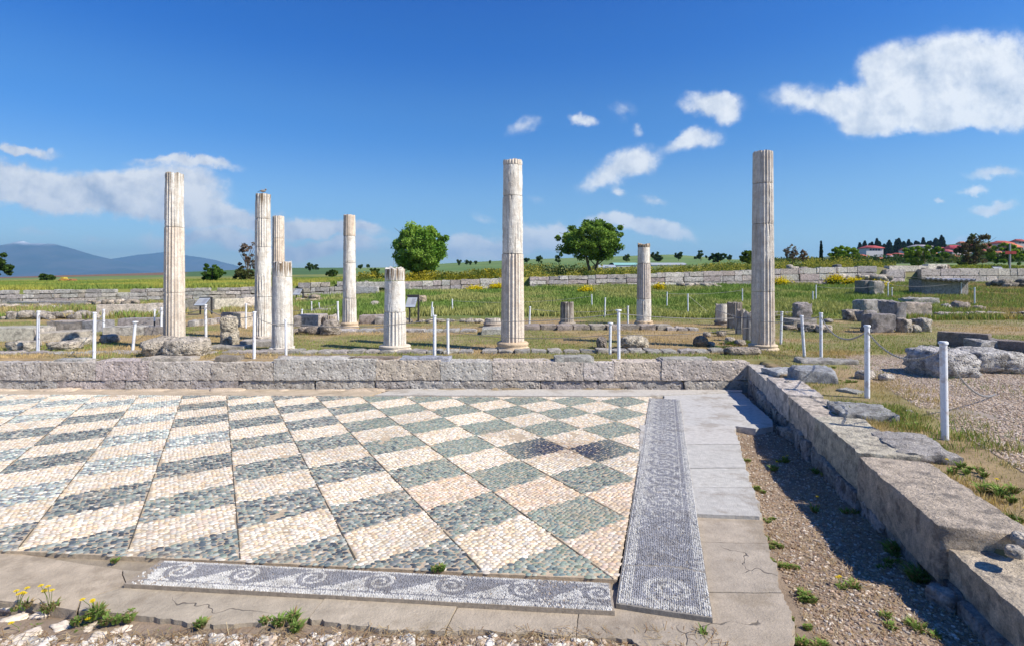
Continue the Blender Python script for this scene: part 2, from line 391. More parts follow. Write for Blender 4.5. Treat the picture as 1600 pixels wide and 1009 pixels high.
def add_rock(mb,c,h,rot=0,sub=3,amp=.25,box=.5,col=(.42,.40,.37),seed=None,var=.12,ns=1.6):
    seed=rng.random()*99 if seed is None else seed
    v,f=ico(sub); m=np.abs(v).max(1,keepdims=True)
    p=v*(1-box)+v/m*box*.86
    d=fbm(v+seed*7,ns,5,seed)-.5
    d2=fbm(v*1.0+seed*3,ns*3.2,3,seed+5)-.5
    d4=fbm(v+seed,ns*9,3,seed+2)-.5
    p=p*(1+d[:,None]*2*amp+(np.abs(d2)*2-.25)[:,None]*amp*1.0+d4[:,None]*amp*.5)
    p=p*np.asarray(h)
    cr,sr=math.cos(rot),math.sin(rot)
    p=np.stack([p[:,0]*cr-p[:,1]*sr,p[:,0]*sr+p[:,1]*cr,p[:,2]],-1)+np.asarray(c)
    k=1+(rng.random()-.5)*2*var
    mb.add(p,f,np.array(col)*k*np.array((1.2,1.14,1.05)))

LIME=(.47,.42,.35); GREY=(.40,.38,.35); WARM=(.46,.38,.29); PALE=(.58,.52,.43); DK=(.24,.215,.185)
def place(u0,u1,vt,vb,**k):
    uc=(u0+u1)/2; X,Y,Z=hit(uc,vb,y0=(5 if vb>569 else 11.3),**k); w=(u1-u0)/F*Y; h=(vb-vt)/F*Y
    return X,Y,Z,w,h
def block(name,u0,u1,vt,vb,dep,label,cat='stone block',col=GREY,rot=0,amp=.02,r=.03,mt='block',group=None,Y=None,zb=None,sink=.04,seg=.08):
    if Y is None: X,Y,Z,w,h=place(u0,u1,vt,vb)
    else:
        X=((u0+u1)/2-800)/F*Y; w=(u1-u0)/F*Y; h=(vb-vt)/F*Y; Z=EYE-(vb-V0)*Y/F
    o=(X,Y+dep/2,Z); mb=MB()
    add_box(mb,(X,Y+dep/2,Z+(h-sink)/2),(w/2,dep/2,(h+sink)/2),rot,seg,r,amp,col)
    return tag(mb.build(name,M[mt],origin=o),label,cat,group)
def boulder(name,u0,u1,vt,vb,dep,label,cat='boulder',col=GREY,amp=.22,box=.5,sub=4,group=None,parts=None,rot=0):
    X,Y,Z,w,h=place(u0,u1,vt,vb); mb=MB(); o=(X,Y+dep/2,Z)
    if parts is None: add_rock(mb,(X,Y+dep/2,Z+h*.42),(w/2,dep/2,h*.6),rot,sub,amp,box,col)
    else:
        for (fx,fz,sx,sz) in parts: add_rock(mb,(X+fx*w,Y+dep/2,Z+fz*h),(sx*w,dep/2,sz*h),rot,sub,amp,box,col)
    return tag(mb.build(name,M['rock'],origin=o),label,cat,group)
def rubble(name,u0,u1,vt,vb,dep,label,size=.22,cat='rubble wall',col=GREY,vb2=None,vt2=None,fill=1,amp=.22,group=None,mt='rock'):
    """a low wall of irregular stones, one mesh"""
    Xa,Ya,Za=hit(u0,vb); Xb,Yb_,Zb=hit(u1,vb2 or vb)
    ha=(vb-vt)/F*Ya; hb=((vb2 or vb)-(vt2 or vt))/F*Yb_
    L=math.hypot(Xb-Xa,Yb_-Ya); n=max(2,int(L/size)); mb=MB(); ang=math.atan2(Yb_-Ya,Xb-Xa)
    n=int(n*2.2)
    for i in range(n):
        t=rng.random(); hh=ha*(1-t)+hb*t; nz=max(1,int(round(hh/(size*.5))))
        for k in range(nz):
            if rng.random()>fill and k==nz-1: continue
            sz=size*(.28+.55*rng.random()**1.4)
            x=Xa+(Xb-Xa)*t+(rng.random()-.5)*size; y=Ya+(Yb_-Ya)*t+rng.random()*max(dep-sz,.1)
            z=Za*(1-t)+Zb*t+max(0,hh-sz*.5)*(k+.3+.5*rng.random())/nz
            add_rock(mb,(x,y,z),(sz*(.8+.6*rng.random()),sz*.9,sz*(.45+.3*rng.random())),ang+(rng.random()-.5)*1.6,2,.30,.8,col,var=.35)
    return tag(mb.build(name,M[mt],origin=(Xa,Ya,Za)),label,cat,group)
def ashlar_line(name,pts,label,hts,wid,dep,cols,cat='stone wall',gap=.006,amp=.012,r=.012,seg=.1,mt='block',ztops=None,seedw=None,parent=None,cat_='',ragged=0):
    """pts: list of (x,y,zbase,height) polyline; courses of blocks"""
    mb=MB(); rs=random.Random(seedw or 3)
    for (x0,y0,z0,h0),(x1,y1,z1,h1) in zip(pts[:-1],pts[1:]):
        L=math.hypot(x1-x0,y1-y0); ang=math.atan2(y1-y0,x1-x0)
        zf=0
        for ci,hf in enumerate(hts):
            s=-rs.random()*wid*.5
            while s<L-.02:
                wlen=wid*(.6+rs.random()*.8); a=max(s,0); b=min(s+wlen,L)
                if b-a>.08:
                    t=(a+b)/2/L; hh=h0*(1-t)+h1*t; zz=z0*(1-t)+z1*t
                    if not(ragged and ci==len(hts)-1 and rs.random()<ragged):
                        c=cols[rs.randrange(len(cols))]
                        cx=x0+(x1-x0)*t; cy=y0+(y1-y0)*t
                        nx,ny=-math.sin(ang),math.cos(ang); off=(rs.random()-.5)*.03
                        jt=(rs.random()-.5)*.04*hh if ci==len(hts)-1 else 0
                        add_box(mb,(cx+nx*(dep/2+off),cy+ny*(dep/2+off),zz+(zf+hf/2)*hh+jt/2),((b-a)/2-gap/2,dep/2,hf*hh/2-gap/2+jt/2),ang,seg,r,amp,np.array(c)*1.08,var=.2)
                s+=wlen
            zf+=hf
    o=pts[0][:3]
    ob=mb.build(name,M[mt],parent=parent,origin=None if parent is not None else o)
    return ob if parent is not None else tag(ob,label,cat)
# ------------------------------------------------------------------ mosaic floor
GP={(5,0):(965,907),(5,-1):(884.7,842.5),(5,-2):(819,799.2),(5,-3):(770,763.5),(5,-4):(729.9,736.2),(5,-5):(695.7,712.4),
(6,-1):(976.8,804.9),(6,-2):(914.4,771.4),(6,-3):(857.9,739.7),(6,-4):(819.1,717.4),(6,-5):(778.9,698.7),
(7,-2):(991.7,741.7),(7,-3):(935.5,721.5),(7,-4):(887.7,702.1),(7,-5):(841.4,684.7),(8,-3):(999.6,707),(8,-4):(948.1,686.2),
(8,-5):(906.5,667.4),(9,-5):(958,654.5),(9,-4):(1003.6,668.4),(4,-1):(755.1,891.3),(4,-2):(703.1,834.9),(4,-3):(664.5,794.7),
(4,-4):(628.8,760.5),(4,-5):(606.5,732.3),(3,-2):(557.2,885.4),(3,-3):(533.4,833.4),(3,-4):(514,791.8),(3,-5):(497.7,757.6),
(3,-6):(484.3,729.3),(2,-3):(371.4,878),(2,-4):(369.9,823),(2,-5):(367.8,784.3),(2,-6):(366.9,750.1),(2,-7):(364.8,724.9),
(2,-8):(363.9,705.5),(1,-4):(188.8,870.6),(1,-5):(211.1,818.5),(1,-6):(228.9,778.4),(0,-5):(19.3,863.1),(0,-6):(63.9,809.6),(0,-7):(93.7,773.9)}
A_=[];W_=[]
for (a,b),(u,v) in GP.items():
    p=FP(u,v,.03); A_.append([a,b,1]); W_.append(p[:2])
A_=np.array(A_,float);W_=np.array(W_)
rows_=[]
for (a,b,_),(x,y) in zip(A_,W_):
    rows_+= [[a,b,1,0,0,0,-x*a/10,-x*b/10,-x],[0,0,0,a,b,1,-y*a/10,-y*b/10,-y]]
HG=np.linalg.svd(np.array(rows_))[2][-1].reshape(3,3)
HG[2,:2]/=10.0
HI=np.linalg.inv(HG)
def ab2xy(a,b):
    q=np.stack([a,b,np.ones_like(a)],-1)@HG.T; return q[...,0]/q[...,2],q[...,1]/q[...,2]
def xy2ab(x,y):
    q=np.stack([x,y,np.ones_like(x)],-1)@HI.T; return q[...,0]/q[...,2],q[...,1]/q[...,2]
def prism(name,poly,dz,thick,m,parent=None,col=(.3,.26,.2),wobble=.012,step=.025,label=None,seed=0,origin=None,lift=0.0):
    """poly: world XY outline on the tilted floor plane; jagged outline, real thickness"""
    pts=[]
    for (x0,y0),(x1,y1) in zip(poly,poly[1:]+poly[:1]):
        L=math.hypot(x1-x0,y1-y0); n=max(1,int(L/step))
        for i in range(n):
            t=i/n; pts.append((x0+(x1-x0)*t,y0+(y1-y0)*t))
    P=np.array(pts); w0=wobble
    if wobble:
        wx=fbm(np.c_[P,np.zeros(len(P))],6,5,1)-.5; wy=fbm(np.c_[P,np.ones(len(P))],6,5,4)-.5; wobble=wobble*(1+2.2*np.clip((3.05-P[:,1:2])/.2,0,1)*(P[:,0:1]<1.3)) if wobble>=.008 else wobble
        hx=fbm(np.c_[P,np.zeros(len(P))],22,3,7)-.5; P=P+np.c_[wx,wy]*2*wobble+(np.c_[hx*.3,hx]*.05*(P[:,1:2]<3.06)*(P[:,0:1]<1.3) if w0>=.008 else 0)+(np.c_[hx*.05+wx*.05,hx*0]*(P[:,0:1]>1.2) if w0>=.008 else 0)
    bm=bmesh.new(); ox,oy,oz=(parent['_o'] if parent is not None else (0,0,0))
    top=[bm.verts.new((x-ox,y-oy,zfloor(y,dz)-oz)) for x,y in P]; bot=[bm.verts.new((x-ox,y-oy,zfloor(y,dz-thick)-oz)) for x,y in P]
    f=bm.faces.new(top); 
    if f.normal.z<0 or True:
        bm.normal_update()
        if f.normal.z<0: f.normal_flip()
    n=len(P)
    for i in range(n): bm.faces.new((top[i],bot[i],bot[(i+1)%n],top[(i+1)%n]))
    bmesh.ops.recalc_face_normals(bm,faces=bm.faces)
    me=bpy.data.meshes.new(name); bm.to_mesh(me); bm.free()
    at=me.color_attributes.new('Col','FLOAT_COLOR','POINT'); c=np.tile([*col,1],(len(me.vertices),1)).astype(np.float32); at.data.foreach_set('color',c.ravel())
    me.materials.append(m); o=bpy.data.objects.new(name,me); scn.collection.objects.link(o)
    if parent is not None: o.parent=parent
    if label: o['label']=label
    return o
def pp(*uv,d=0): return [tuple(FP(u,v,d)[:2]) for u,v in uv]
TAN=(.42,.345,.25)
pave=thing('concrete_pavement',(0,3,zfloor(3)),'cracked tan concrete and grey stone slabs laid round the pebble mosaic','pavement')
fr=[(-400,925),(-150,930),(0,937),(60,943),(112,952),(185,957),(232,962),(275,971),(305,978)]
prism('bedding_slab',pp((-500,612),(1000,616),(1150,617),(1140,690),(1180,800),(1190,840),(1215,920),(1235,1020),(1238,1100),(1075,1100),(1020,1030),(990,998),(700,980),(480,958),(200,948),(-400,918)),-.012,.1,M['concrete'],pave,(.30,.25,.18),.008,seed=30)
prism('bedding_slab',pp((1010,640),(1140,660),(1140,690),(1170,800),(1180,806),(1010,800)),.006,.1,M['slab'],pave,(.30,.27,.23),.008,seed=31)
prism('concrete_slab',pp((-400,830),(-60,850),(190,890),(196,914),(125,975-40),(118,953),(60,943),(0,937),(-400,925)),0,.1,M['concrete'],pave,TAN,.012,seed=1,label='tan slab at the left front')
prism('concrete_slab',pp((192,890),(512.5,905),(514,926),(480.5,966),(400,974),(320,976),(270,968),(185,957),(122,953),(127,936),(198,914)),0,.1,M['concrete'],pave,(.385,.325,.24),.012,seed=2)
prism('concrete_slab',pp((514,905),(745,915),(714,945),(692,985),(640,986),(585,983),(530,973),(482,966),(515,927)),0.004,.1,M['concrete'],pave,(.41,.345,.255),.012,seed=3)
prism('concrete_slab',pp((746.5,912),(908.5,920),(904.5,955),(896.5,992),(850,988),(760,984),(695,985),(715.5,946)),-.003,.1,M['concrete'],pave,(.395,.33,.245),.012,seed=4)
prism('concrete_slab',pp((910,920),(1100,925),(1225,926),(1238,975),(1246,1100),(1060,1100),(1010,1025),(990,1001),(940,994),(898,992),(906,956)),0,.1,M['concrete'],pave,(.37,.31,.235),.012,seed=5)
prism('concrete_slab',pp((1000,845.2),(1199,848.8),(1210,885),(1224,925),(1100,924),(1000,920)),.002,.1,M['concrete'],pave,(.365,.31,.24),.012,seed=6)
prism('concrete_slab',pp((1000,800),(1191,806),(1198,848),(1000,844)),0,.1,M['concrete'],pave,(.38,.32,.245),.012,seed=7)
GS=(.45,.43,.385)
prism('stone_slab',pp((1000,767),(1176,766),(1186,790),(1190,812),(1090,808),(1000,806)),.03,.13,M['slab'],pave,GS,.012,seed=8,label='grey slab with a broken front edge')
prism('stone_slab',pp((1000,736),(1166,735.2),(1175,765.2),(1000,766.2)),.028,.13,M['slab'],pave,(.47,.45,.40),.012,seed=9)
prism('stone_slab',pp((1000,698.8),(1156,697.8),(1165,734.2),(1000,735)),.03,.13,M['slab'],pave,(.455,.435,.39),.012,seed=10)
prism('stone_slab',pp((1000,666.8),(1147,667.6),(1150,680),(1155,697),(1000,698)),.03,.13,M['slab'],pave,(.48,.455,.41),.012,seed=11)
prism('stone_slab',pp((1040,612),(1158,613),(1180,635),(1205,655),(1209,668),(1180,671),(1148,667),(1030,666)),.018,.13,M['slab'],pave,(.46,.445,.41),.012,seed=12)
prism('stone_slab',pp((640,609),(1160,611),(1160,614),(1040,619),(1000,621),(585,619.5),(610,612)),.031,.12,M['slab'],pave,(.47,.44,.385),.012,seed=13)
prism('concrete_slab',pp((-500,605),(0,606.5),(430,608),(600,609.5),(560,625),(400,630),(-500,630)),.01,.1,M['concrete'],pave,(.44,.36,.26),.012,seed=14)

mos=thing('pebble_mosaic_floor',(-1,5,zfloor(5)),'diamond chequered floor mosaic of cream and blue green pebbles with black wave borders','mosaic floor')
def yback(X): return 9.95+np.clip(-X,0,9)*.03
# base slab under the pebbles (mortar), clipped outline of the field
cA=xy2ab
corner=ab2xy(np.array([5.0]),np.array([0.0])); c0=(float(corner[0][0]),float(corner[1][0]))
frontL=ab2xy(np.array([-3.0]),np.array([-8.0])); backR=ab2xy(np.array([11.2]),np.array([-6.2]))
fl=(float(frontL[0][0]),float(frontL[1][0])); br=(float(backR[0][0]),float(backR[1][0]))
# extend the right edge line to the back
tt=(yback(3.)-c0[1])/(br[1]-c0[1]); brx=(c0[0]+(br[0]-c0[0])*tt,float(yback(3.)))
field=[fl,(c0[0]+.02,c0[1]),(brx[0]+.03,brx[1]),(-2,float(yback(-2.))),(-11.5,float(yback(-11.5))),(-11.5,fl[1]+2)]
prism('mortar_bed',field,.020,.05,M['mortar'],mos,(.44,.35,.24),.006,seed=20)
# pebbles
sx,sy=.043,.034
gx=np.arange(-11.5,3.6,sx); gy=np.arange(2.6,10.4,sy)
GX,GY=np.meshgrid(gx,gy); GX=GX+((np.arange(len(gy))%2)*sx*.5)[:,None]
GX=GX+(rng.random(GX.shape)-.5)*sx*.42; GY=GY+(rng.random(GX.shape)-.5)*sy*.42
X=GX.ravel();Y=GY.ravel(); a,b=xy2ab(X,Y)
inside=(b<a-5-.012)&(a+b<5+.035)&(Y<yback(X)-.03)&(np.abs(X/Y)<1.12)
X,Y,a,b=X[inside],Y[inside],a[inside],b[inside]
aj=a+(rng.random(len(a))-.5)*.022+(n2(X,Y,2.2,3,71)-.5)*.05; bj=b+(rng.random(len(a))-.5)*.03+(n2(X,Y,2.2,3,72)-.5)*.05; i_=np.floor(a);j_=np.floor(bj)
fa=a-i_; fb=bj-j_
# keep clear of the joints along a, slide pebbles off them
near=np.minimum(fa,1-fa)<.012
keep=~near&(n2(X,Y,3.1,3,77)<.80)&(rng.random(len(X))<.992); X,Y,a,b,i_,j_,fa,fb=[q[keep] for q in (X,Y,a,b,i_,j_,fa,fb)]
dark=((i_+j_).astype(int)%2)!=0
N=len(X)
th=(rng.random(N)-.5)*1.1+.1; big=.80+rng.random(N)*.42
ra=sx*.555*big; rb=sy*.535*big*(.85+rng.random(N)*.25)
rnd=rng.random(N); r2=rng.random(N)
tile_r=_h(np.stack([i_,j_,i_*0+5],-1)); 
pal_l=np.array([(.70,.62,.47),(.64,.54,.38),(.77,.74,.68),(.62,.57,.50),(.72,.55,.36),(.70,.58,.50),(.60,.60,.57),(.75,.70,.58)])
pal_l=pal_l*.78+pal_l.mean(1,keepdims=True)*np.array((1.03,1.0,.95))*.22; cl=pal_l[(rnd*8).astype(int)%8]
pink=(((i_==5)&(j_==-3))|((i_==4)&(j_==-4))|((i_==6)&(j_==-2))|((i_==5)&(j_==-1)))
cl=np.where(pink[:,None],cl*np.array((1.0,.92,.88)),cl)
pal_d=np.array([(.08,.13,.15),(.14,.20,.19),(.22,.28,.26),(.03,.045,.07),(.15,.18,.21),(.28,.33,.31),(.05,.08,.11),(.19,.21,.20)])
pal_g=np.array([(.20,.29,.25),(.26,.34,.28),(.17,.25,.24),(.30,.36,.31),(.13,.20,.22),(.24,.31,.29),(.33,.36,.30),(.20,.26,.20)])
k8=(rnd*8).astype(int)%8
green=np.clip((a-b*.0-3.6)/1.5,0,1)+ (tile_r-.5)*.5
pal_d=(pal_d*.72+pal_d.mean(1,keepdims=True)*.28)*1.15+.025; pal_g=pal_g*.72+pal_g.mean(1,keepdims=True)*.28; cd=np.where((r2<green)[:,None],pal_g[k8],pal_d[k8])
lightish=(rng.random(N)<.06)&(green<.5); cd=np.where(lightish[:,None],np.array((.55,.53,.48)),cd)
pale=((a<2)&(tile_r>.45)&(j_<-6)); cd=np.where(pale[:,None],cd*1.5+.05,cd)
navy=((i_==6)&(j_==-5))|((i_==7)&(j_==-4))
ax,ay=ab2xy(np.array([7.0]),np.array([-4.0]))
dst=np.hypot(X-ax[0],(Y-ay[0])*.9)
nvf=(navy*np.clip(1.45-dst/.62,0,1)*(.85+.3*rng.random(N))).clip(0,1)[:,None]
cd=cd*(1-nvf)+np.array((.035,.042,.075))*(.6+rng.random(N)[:,None]*.9)*nvf
col=np.where(dark[:,None],cd,cl)
stain=np.exp(-(dst/.42)**2)[:,None]*(~dark)[:,None]*(.75*rng.random(N)[:,None]+.25)
col=col*(1-stain)+np.array((.22,.14,.09))*stain
col=col*(.84+rng.random(N)[:,None]*.28)*(.84+.30*n2(X,Y,1.1,4,61))[:,None]*(.94+.12*tile_r[:,None])
grime=sst(n2(X,Y,2.3,4,63),.60,.74)[:,None]*.35; col=col*(1-grime)+np.array((.33,.27,.20))*grime
seg=9; an=np.arange(seg)/seg*2*np.pi
hgt=.004+rng.random(N)*.005
V=np.zeros((N,1+2*seg,3)); irr=1+(rng.random((N,seg))-.5)*.22
for ri,(fr_,hz) in enumerate(((.70,.84),(1.0,0.0))):
    cx=np.cos(an)[None]*ra[:,None]*fr_*irr; cy=np.sin(an)[None]*rb[:,None]*fr_*irr
    V[:,1+ri*seg:1+(ri+1)*seg,0]=cx*np.cos(th)[:,None]-cy*np.sin(th)[:,None]+X[:,None]
    V[:,1+ri*seg:1+(ri+1)*seg,1]=cx*np.sin(th)[:,None]+cy*np.cos(th)[:,None]+Y[:,None]
    V[:,1+ri*seg:1+(ri+1)*seg,2]=hgt[:,None]*hz-.001
V[:,0,0]=X;V[:,0,1]=Y;V[:,0,2]=hgt
V[:,:,2]+=zfloor(V[:,:,1],.020)
base=(np.arange(N)*(1+2*seg))[:,None,None]
tri=np.array([[0,1+k,1+(k+1)%seg] for k in range(seg)])[None]+base
quad=np.array([[1+k,1+seg+k,1+seg+(k+1)%seg,1+(k+1)%seg] for k in range(seg)])[None]+base
pm=MB(); pm.add(V.reshape(-1,3),tri.reshape(-1,3),np.repeat(col,1+2*seg,axis=0)); pm.f.append(quad.reshape(-1,4))
po=pm.build('pebble_inlay',M['pebble'],mos)
# joints between the strips: narrow dark grooves filled with soil
jm=MB()
for k in range(-6,12):
    bs=np.linspace(-16,0,90); a_=np.full_like(bs,float(k)); x,y=ab2xy(a_,bs)
    ok=(bs<=k-5)&(k+bs<=5)&(y<yback(x)-.02)&(np.abs(x/y)<1.15)
    if ok.sum()<2: continue
    x,y=x[ok],y[ok]; wd=.003+.004*rng.random(len(x))
    v=np.concatenate([np.c_[x-wd,y,zfloor(y,.025)],np.c_[x+wd,y,zfloor(y,.025)]]); n_=len(x)
    jm.add(v,[[q,q+n_,q+n_+1,q+1] for q in range(n_-1)],(.10,.085,.06))
jm.build('soil_joint',M['mortar'],mos)
# wave borders made of small stones
WHT=np.array((.56,.545,.50)); BLK=np.array((.245,.243,.25))
def wave(s,t,P):
    """running wave: s along, t across (0 outer line,1 inner), True where white"""
    s=np.mod(s,P); white=np.zeros(s.shape,bool)
    for c in (.55*P-P,.55*P,.55*P+P):
        x=s-c
        # white body: rises from the bottom left to the crest over c
        q=(x+P*.80)/(P*.80); U=.10+.86*sst(q,0,1)
        white|=(x>-P*.80)&(x<0.02)&(t<U)
    for c in (.55*P-P,.55*P,.55*P+P):
        x=s-c; y=t-.53; r=np.hypot(x,y*1.0); ph=np.mod(np.arctan2(y,-x)/(2*np.pi),1)  # 0 left, .25 top, .5 right, .75 bottom
        disc=(r<.47)
        arm=np.zeros(s.shape,bool)
        for nn in (0,1,2):
            Ph=ph+nn; rw=.405-.235*(Ph-.25); hw=.062-.012*(Ph-.25)
            arm|=(Ph>=.16)&(Ph<=1.75)&(np.abs(r-rw)<hw)
        stem=disc&(x<0)&(y>0)&(r>.345+.0*ph)&(ph>.12)
        white=np.where(disc,arm|stem,white)
    return white
def border(name,origin,du,L,Wd,cell,colf,lift=.045,parent=None,label=None,clip=None):
    """stones on a strip: du unit dir along, perpendicular to the left = across"""
    nrm=np.array((-du[1],du[0])); n1=int(L/cell); n2_=int(Wd/cell)
    I,J=np.meshgrid(np.arange(n1),np.arange(n2_)); 
    s=(I+.5+(rng.random(I.shape)-.5)*.35+(J%2)*.5)*cell; t=(J+.5+(rng.random(I.shape)-.5)*.3)*cell
    s=s.ravel();t=t.ravel(); k=(s<L)&(t<Wd); s,t=s[k],t[k]
    col,keep=colf(s,t); s,t,col=s[keep],t[keep],col[keep]
    x=origin[0]+du[0]*s+nrm[0]*t; y=origin[1]+du[1]*s+nrm[1]*t
    N=len(x); hs=cell*.44*(.8+rng.random(N)*.35); rot=rng.random(N)*1.6; V=np.zeros((N,8,3)); hh=.0035+rng.random(N)*.003
    for q in range(4):
        aa=rot+q*np.pi/2
        for lv,(sc,z) in enumerate(((1.18,-.001),(.72,1))):
            V[:,lv*4+q,0]=x+np.cos(aa)*hs*sc*1.2; V[:,lv*4+q,1]=y+np.sin(aa)*hs*sc*1.2; V[:,lv*4+q,2]=(hh if z==1 else z)
    V[:,:,2]+=zfloor(V[:,:,1],lift)
    b=(np.arange(N)*8)[:,None,None]
    qd=np.array([[4,5,6,7],[0,1,5,4],[1,2,6,5],[2,3,7,6],[3,0,4,7]])[None]+b
    mb=MB(); mb.add(V.reshape(-1,3),qd.reshape(-1,4),np.repeat(col,8,axis=0))
    o=mb.build(name,M['tess'],parent,smooth=False)
    if label:o['label']=label
    return o
# right border frame: from the outer corner to the back
oc=FP(1112,957,.05)[:2]; ob_=FP(1062,622,.05)[:2]; ic=FP(966,903,.05)[:2]; ib=FP(1015,624.5,.05)[:2]
dr=(ob_-oc); Lr=np.linalg.norm(dr); dr/=Lr; nr=np.array((-dr[1],dr[0])); Wr=float(np.dot(ic-oc,nr)); Wr2=float(np.dot(ib-ob_,nr)); Wr_=(Wr+Wr2)/2
fo=FP(197,905,.05)[:2]; fe=FP(957,947,.05)[:2]; df=fe-fo; Lf=np.linalg.norm(df); df/=Lf; nf=np.array((-df[1],df[0])); fi=FP(205,877,.05)[:2]; fi2=FP(963,905,.05)[:2]
Wf=float(np.dot(fi2-fe,nf))
print('border widths',Wr,Wr2,Lr,Wf,float(np.dot(fi-fo,nf)),Lf)
def noise_at(x,y,sc,sd): return n2(x,y,sc,4,sd)
def colR(s,t):
    W=Wr_; u=t/W
    wht=np.zeros(len(s),bool)
    wht|=(u<.13)&~((u>.085)&(u<.10)); 
    wht|=(u>.20)&(u<.225)
    band=(u>.225)&(u<.84); P=1.0*.285/(W*.615)
    wv=wave((s-.42)/(W*.615),1-(u-.225)/.615,P) ; 
    wht|=band&wv
    wht|=(u>.84)&((np.mod((u-.84)/.16*4,1)<.8))
    worn=noise_at(s,t,3.0,31)+.25*noise_at(s,t,30,33)
    fade=np.clip((1.9-s)/.9,0,1)
    crn=(s<.36)&(s>.0)&(u>.28)&(u<.8)
    lines=(u<.13)|(u>.84)
    drop=(rng.random(len(s))<np.where(lines,.12,.15+.8*fade*sst(worn,.45,.62)))
    wht&=~drop
    wht=np.where((s>.46)&(s<.98)&~lines,rng.random(len(s))<.05,wht)
    # one spiral in the corner
    x=(s-.22)/.17; y=(t-W*.43)/.17; r=np.hypot(x,y); ph=np.mod(np.arctan2(y,-x)/(2*np.pi),1)
    sp=np.zeros(len(s),bool)
    for nn in (0,1,2):
        Ph=ph+nn; sp|=(Ph<1.9)&(np.abs(r-(.92-.42*Ph))<.13)
    wht=np.where((s<.46)&~lines,sp&(r<1.05)&(rng.random(len(s))<.9)|((s<.07)&(s>.035)),wht)
    wht|=(s<.04)&(rng.random(len(s))<.8)
    c=np.where(wht[:,None],WHT*(.78+rng.random(len(s))[:,None]*.3),BLK*(.85+rng.random(len(s))[:,None]*.7))
    keep=rng.random(len(s))<.97-.12*sst(worn,.6,.75)
    crack=(np.abs(s-.50-.03*np.sin(t*9))<.012)|(np.abs(s-2.05)<.004); keep&=~crack
    return c,keep
def colF(s,t):
    W=Wf; u=t/W
    wht=(u<.13); wht|=(u>.19)&(u<.22); wht|=(u>.90)
    band=(u>=.21)&(u<=.9); hb=W*.69; P=.445/hb
    wht|=band&wave((s+.02)/hb,(u-.21)/.69,P)
    worn=noise_at(s,t,3.5,41); zone=sst(s,1.75,2.2)
    wht&=~(rng.random(len(s))<.04+.35*zone*sst(worn,.42,.6))
    c=np.where(wht[:,None],WHT*(.85+rng.random(len(s))[:,None]*.3),BLK*(.8+rng.random(len(s))[:,None]*.5))
    keep=rng.random(len(s))<.985-.3*zone*sst(worn,.52,.66)
    keep&=~((s<.10-(t*.25))&(rng.random(len(s))<.8)); keep&=~(np.abs(s-.16-.25*t)<.007)
    return c,keep
def strip_poly(o,d,L,W,e=.012):
    n=np.array((-d[1],d[0])); return [tuple(o-d*e-n*e*.3),tuple(o+d*(L+e)-n*e*.3),tuple(o+d*(L+e)+n*(W+e*.3)),tuple(o-d*e+n*(W+e*.3))]
prism('border_bed',strip_poly(fo,df,Lf,Wf),.026,.075,M['mortar'],mos,(.30,.25,.19),.004,seed=21,label='tan bed under the front wave border')
prism('border_bed',strip_poly(oc,dr,Lr,Wr_),.029,.09,M['mortar'],mos,(.22,.20,.17),.006,seed=22,label='dark worn bed under the right wave border')
b1=border('wave_border',fo,df,Lf,Wf,.0105,colF,.027,mos,'white wave scroll on dark ground along the front')
b2=border('wave_border',oc,dr,Lr,Wr_,.0125,colR,.030,mos,'long wave scroll border up the right side, worn near the corner')

# ------------------------------------------------------------------ walls round the floor
bw=thing('back_wall',(-1,YB,-.5),'long low wall of two courses of chiselled limestone blocks behind the mosaic','stone wall')
def xu(u,Y=YB): return (u-800)/F*Y
js=[-420,-250,-120,62,150,232,330,427,587,688,770,912,960,1034,1113,1172]
tops=[0,0,.01,-.005,.0,.02,.0,-.01,.055,.03,.0,.01,-.01,.0,.035,.0]
cols=[(.43,.38,.35),(.42,.37,.34),(.45,.40,.36),(.41,.37,.35),(.44,.38,.34),(.42,.38,.36),(.43,.39,.37),(.42,.38,.36),(.43,.39,.37),(.48,.40,.31),(.42,.39,.37),(.49,.41,.33),(.44,.41,.39),(.46,.39,.32),(.48,.41,.35),(.47,.40,.33)]
for k in range(len(js)-1):
    mb=MB(); x0,x1=xu(js[k]),xu(js[k+1]); top=tops[k+1] if k+1<len(tops) else 0
    off=(rng.random()-.5)*.015
    add_box(mb,((x0+x1)/2,YB+.24+off,(-.362+top)/2),((x1-x0)/2-.0015,.24,(top+.362)/2),0,.032,.006,.017,(np.array(cols[k+1])*.45+np.array((.475,.42,.36))*.55)*1.27,var=.06,ns=11)
    mb.build('stone_block',M['ashlar'],bw)
jl=[-420,-300,-60,88,195,298,372,492,585,640,720,845,935,995,1070,1172]
for k in range(len(jl)-1):
    mb=MB(); x0,x1=xu(jl[k]),xu(jl[k+1]); off=(rng.random()-.5)*.03
    add_box(mb,((x0+x1)/2,YB+.26+off,-.50),((x1-x0)/2-.004,.24,.132),0,.034,.02,.026,(np.array(cols[(k*5)%15])*.5+np.array((.44,.40,.355))*.5)*1.08,var=.1,ns=9)
    mb.build('footing_block',M['ashlar'],bw)
rw=thing('side_wall',(WX(5),5,-.3),'low wall of large weathered limestone blocks running along the right side of the mosaic','stone wall')
aw=math.atan2(1,.256)
segs=[(10.88,8.95,-.045,.46,(.47,.455,.43)),(8.93,7.52,.045,.46,(.48,.45,.41)),(7.50,6.33,.02,.47,(.46,.42,.38)),(6.31,4.93,.055,.50,(.46,.42,.36)),(4.90,3.5,.035,.54,(.44,.385,.32)),(3.48,2.2,-.10,.56,(.46,.41,.35)),(2.18,1.2,-.1,.5,(.4,.36,.3))]
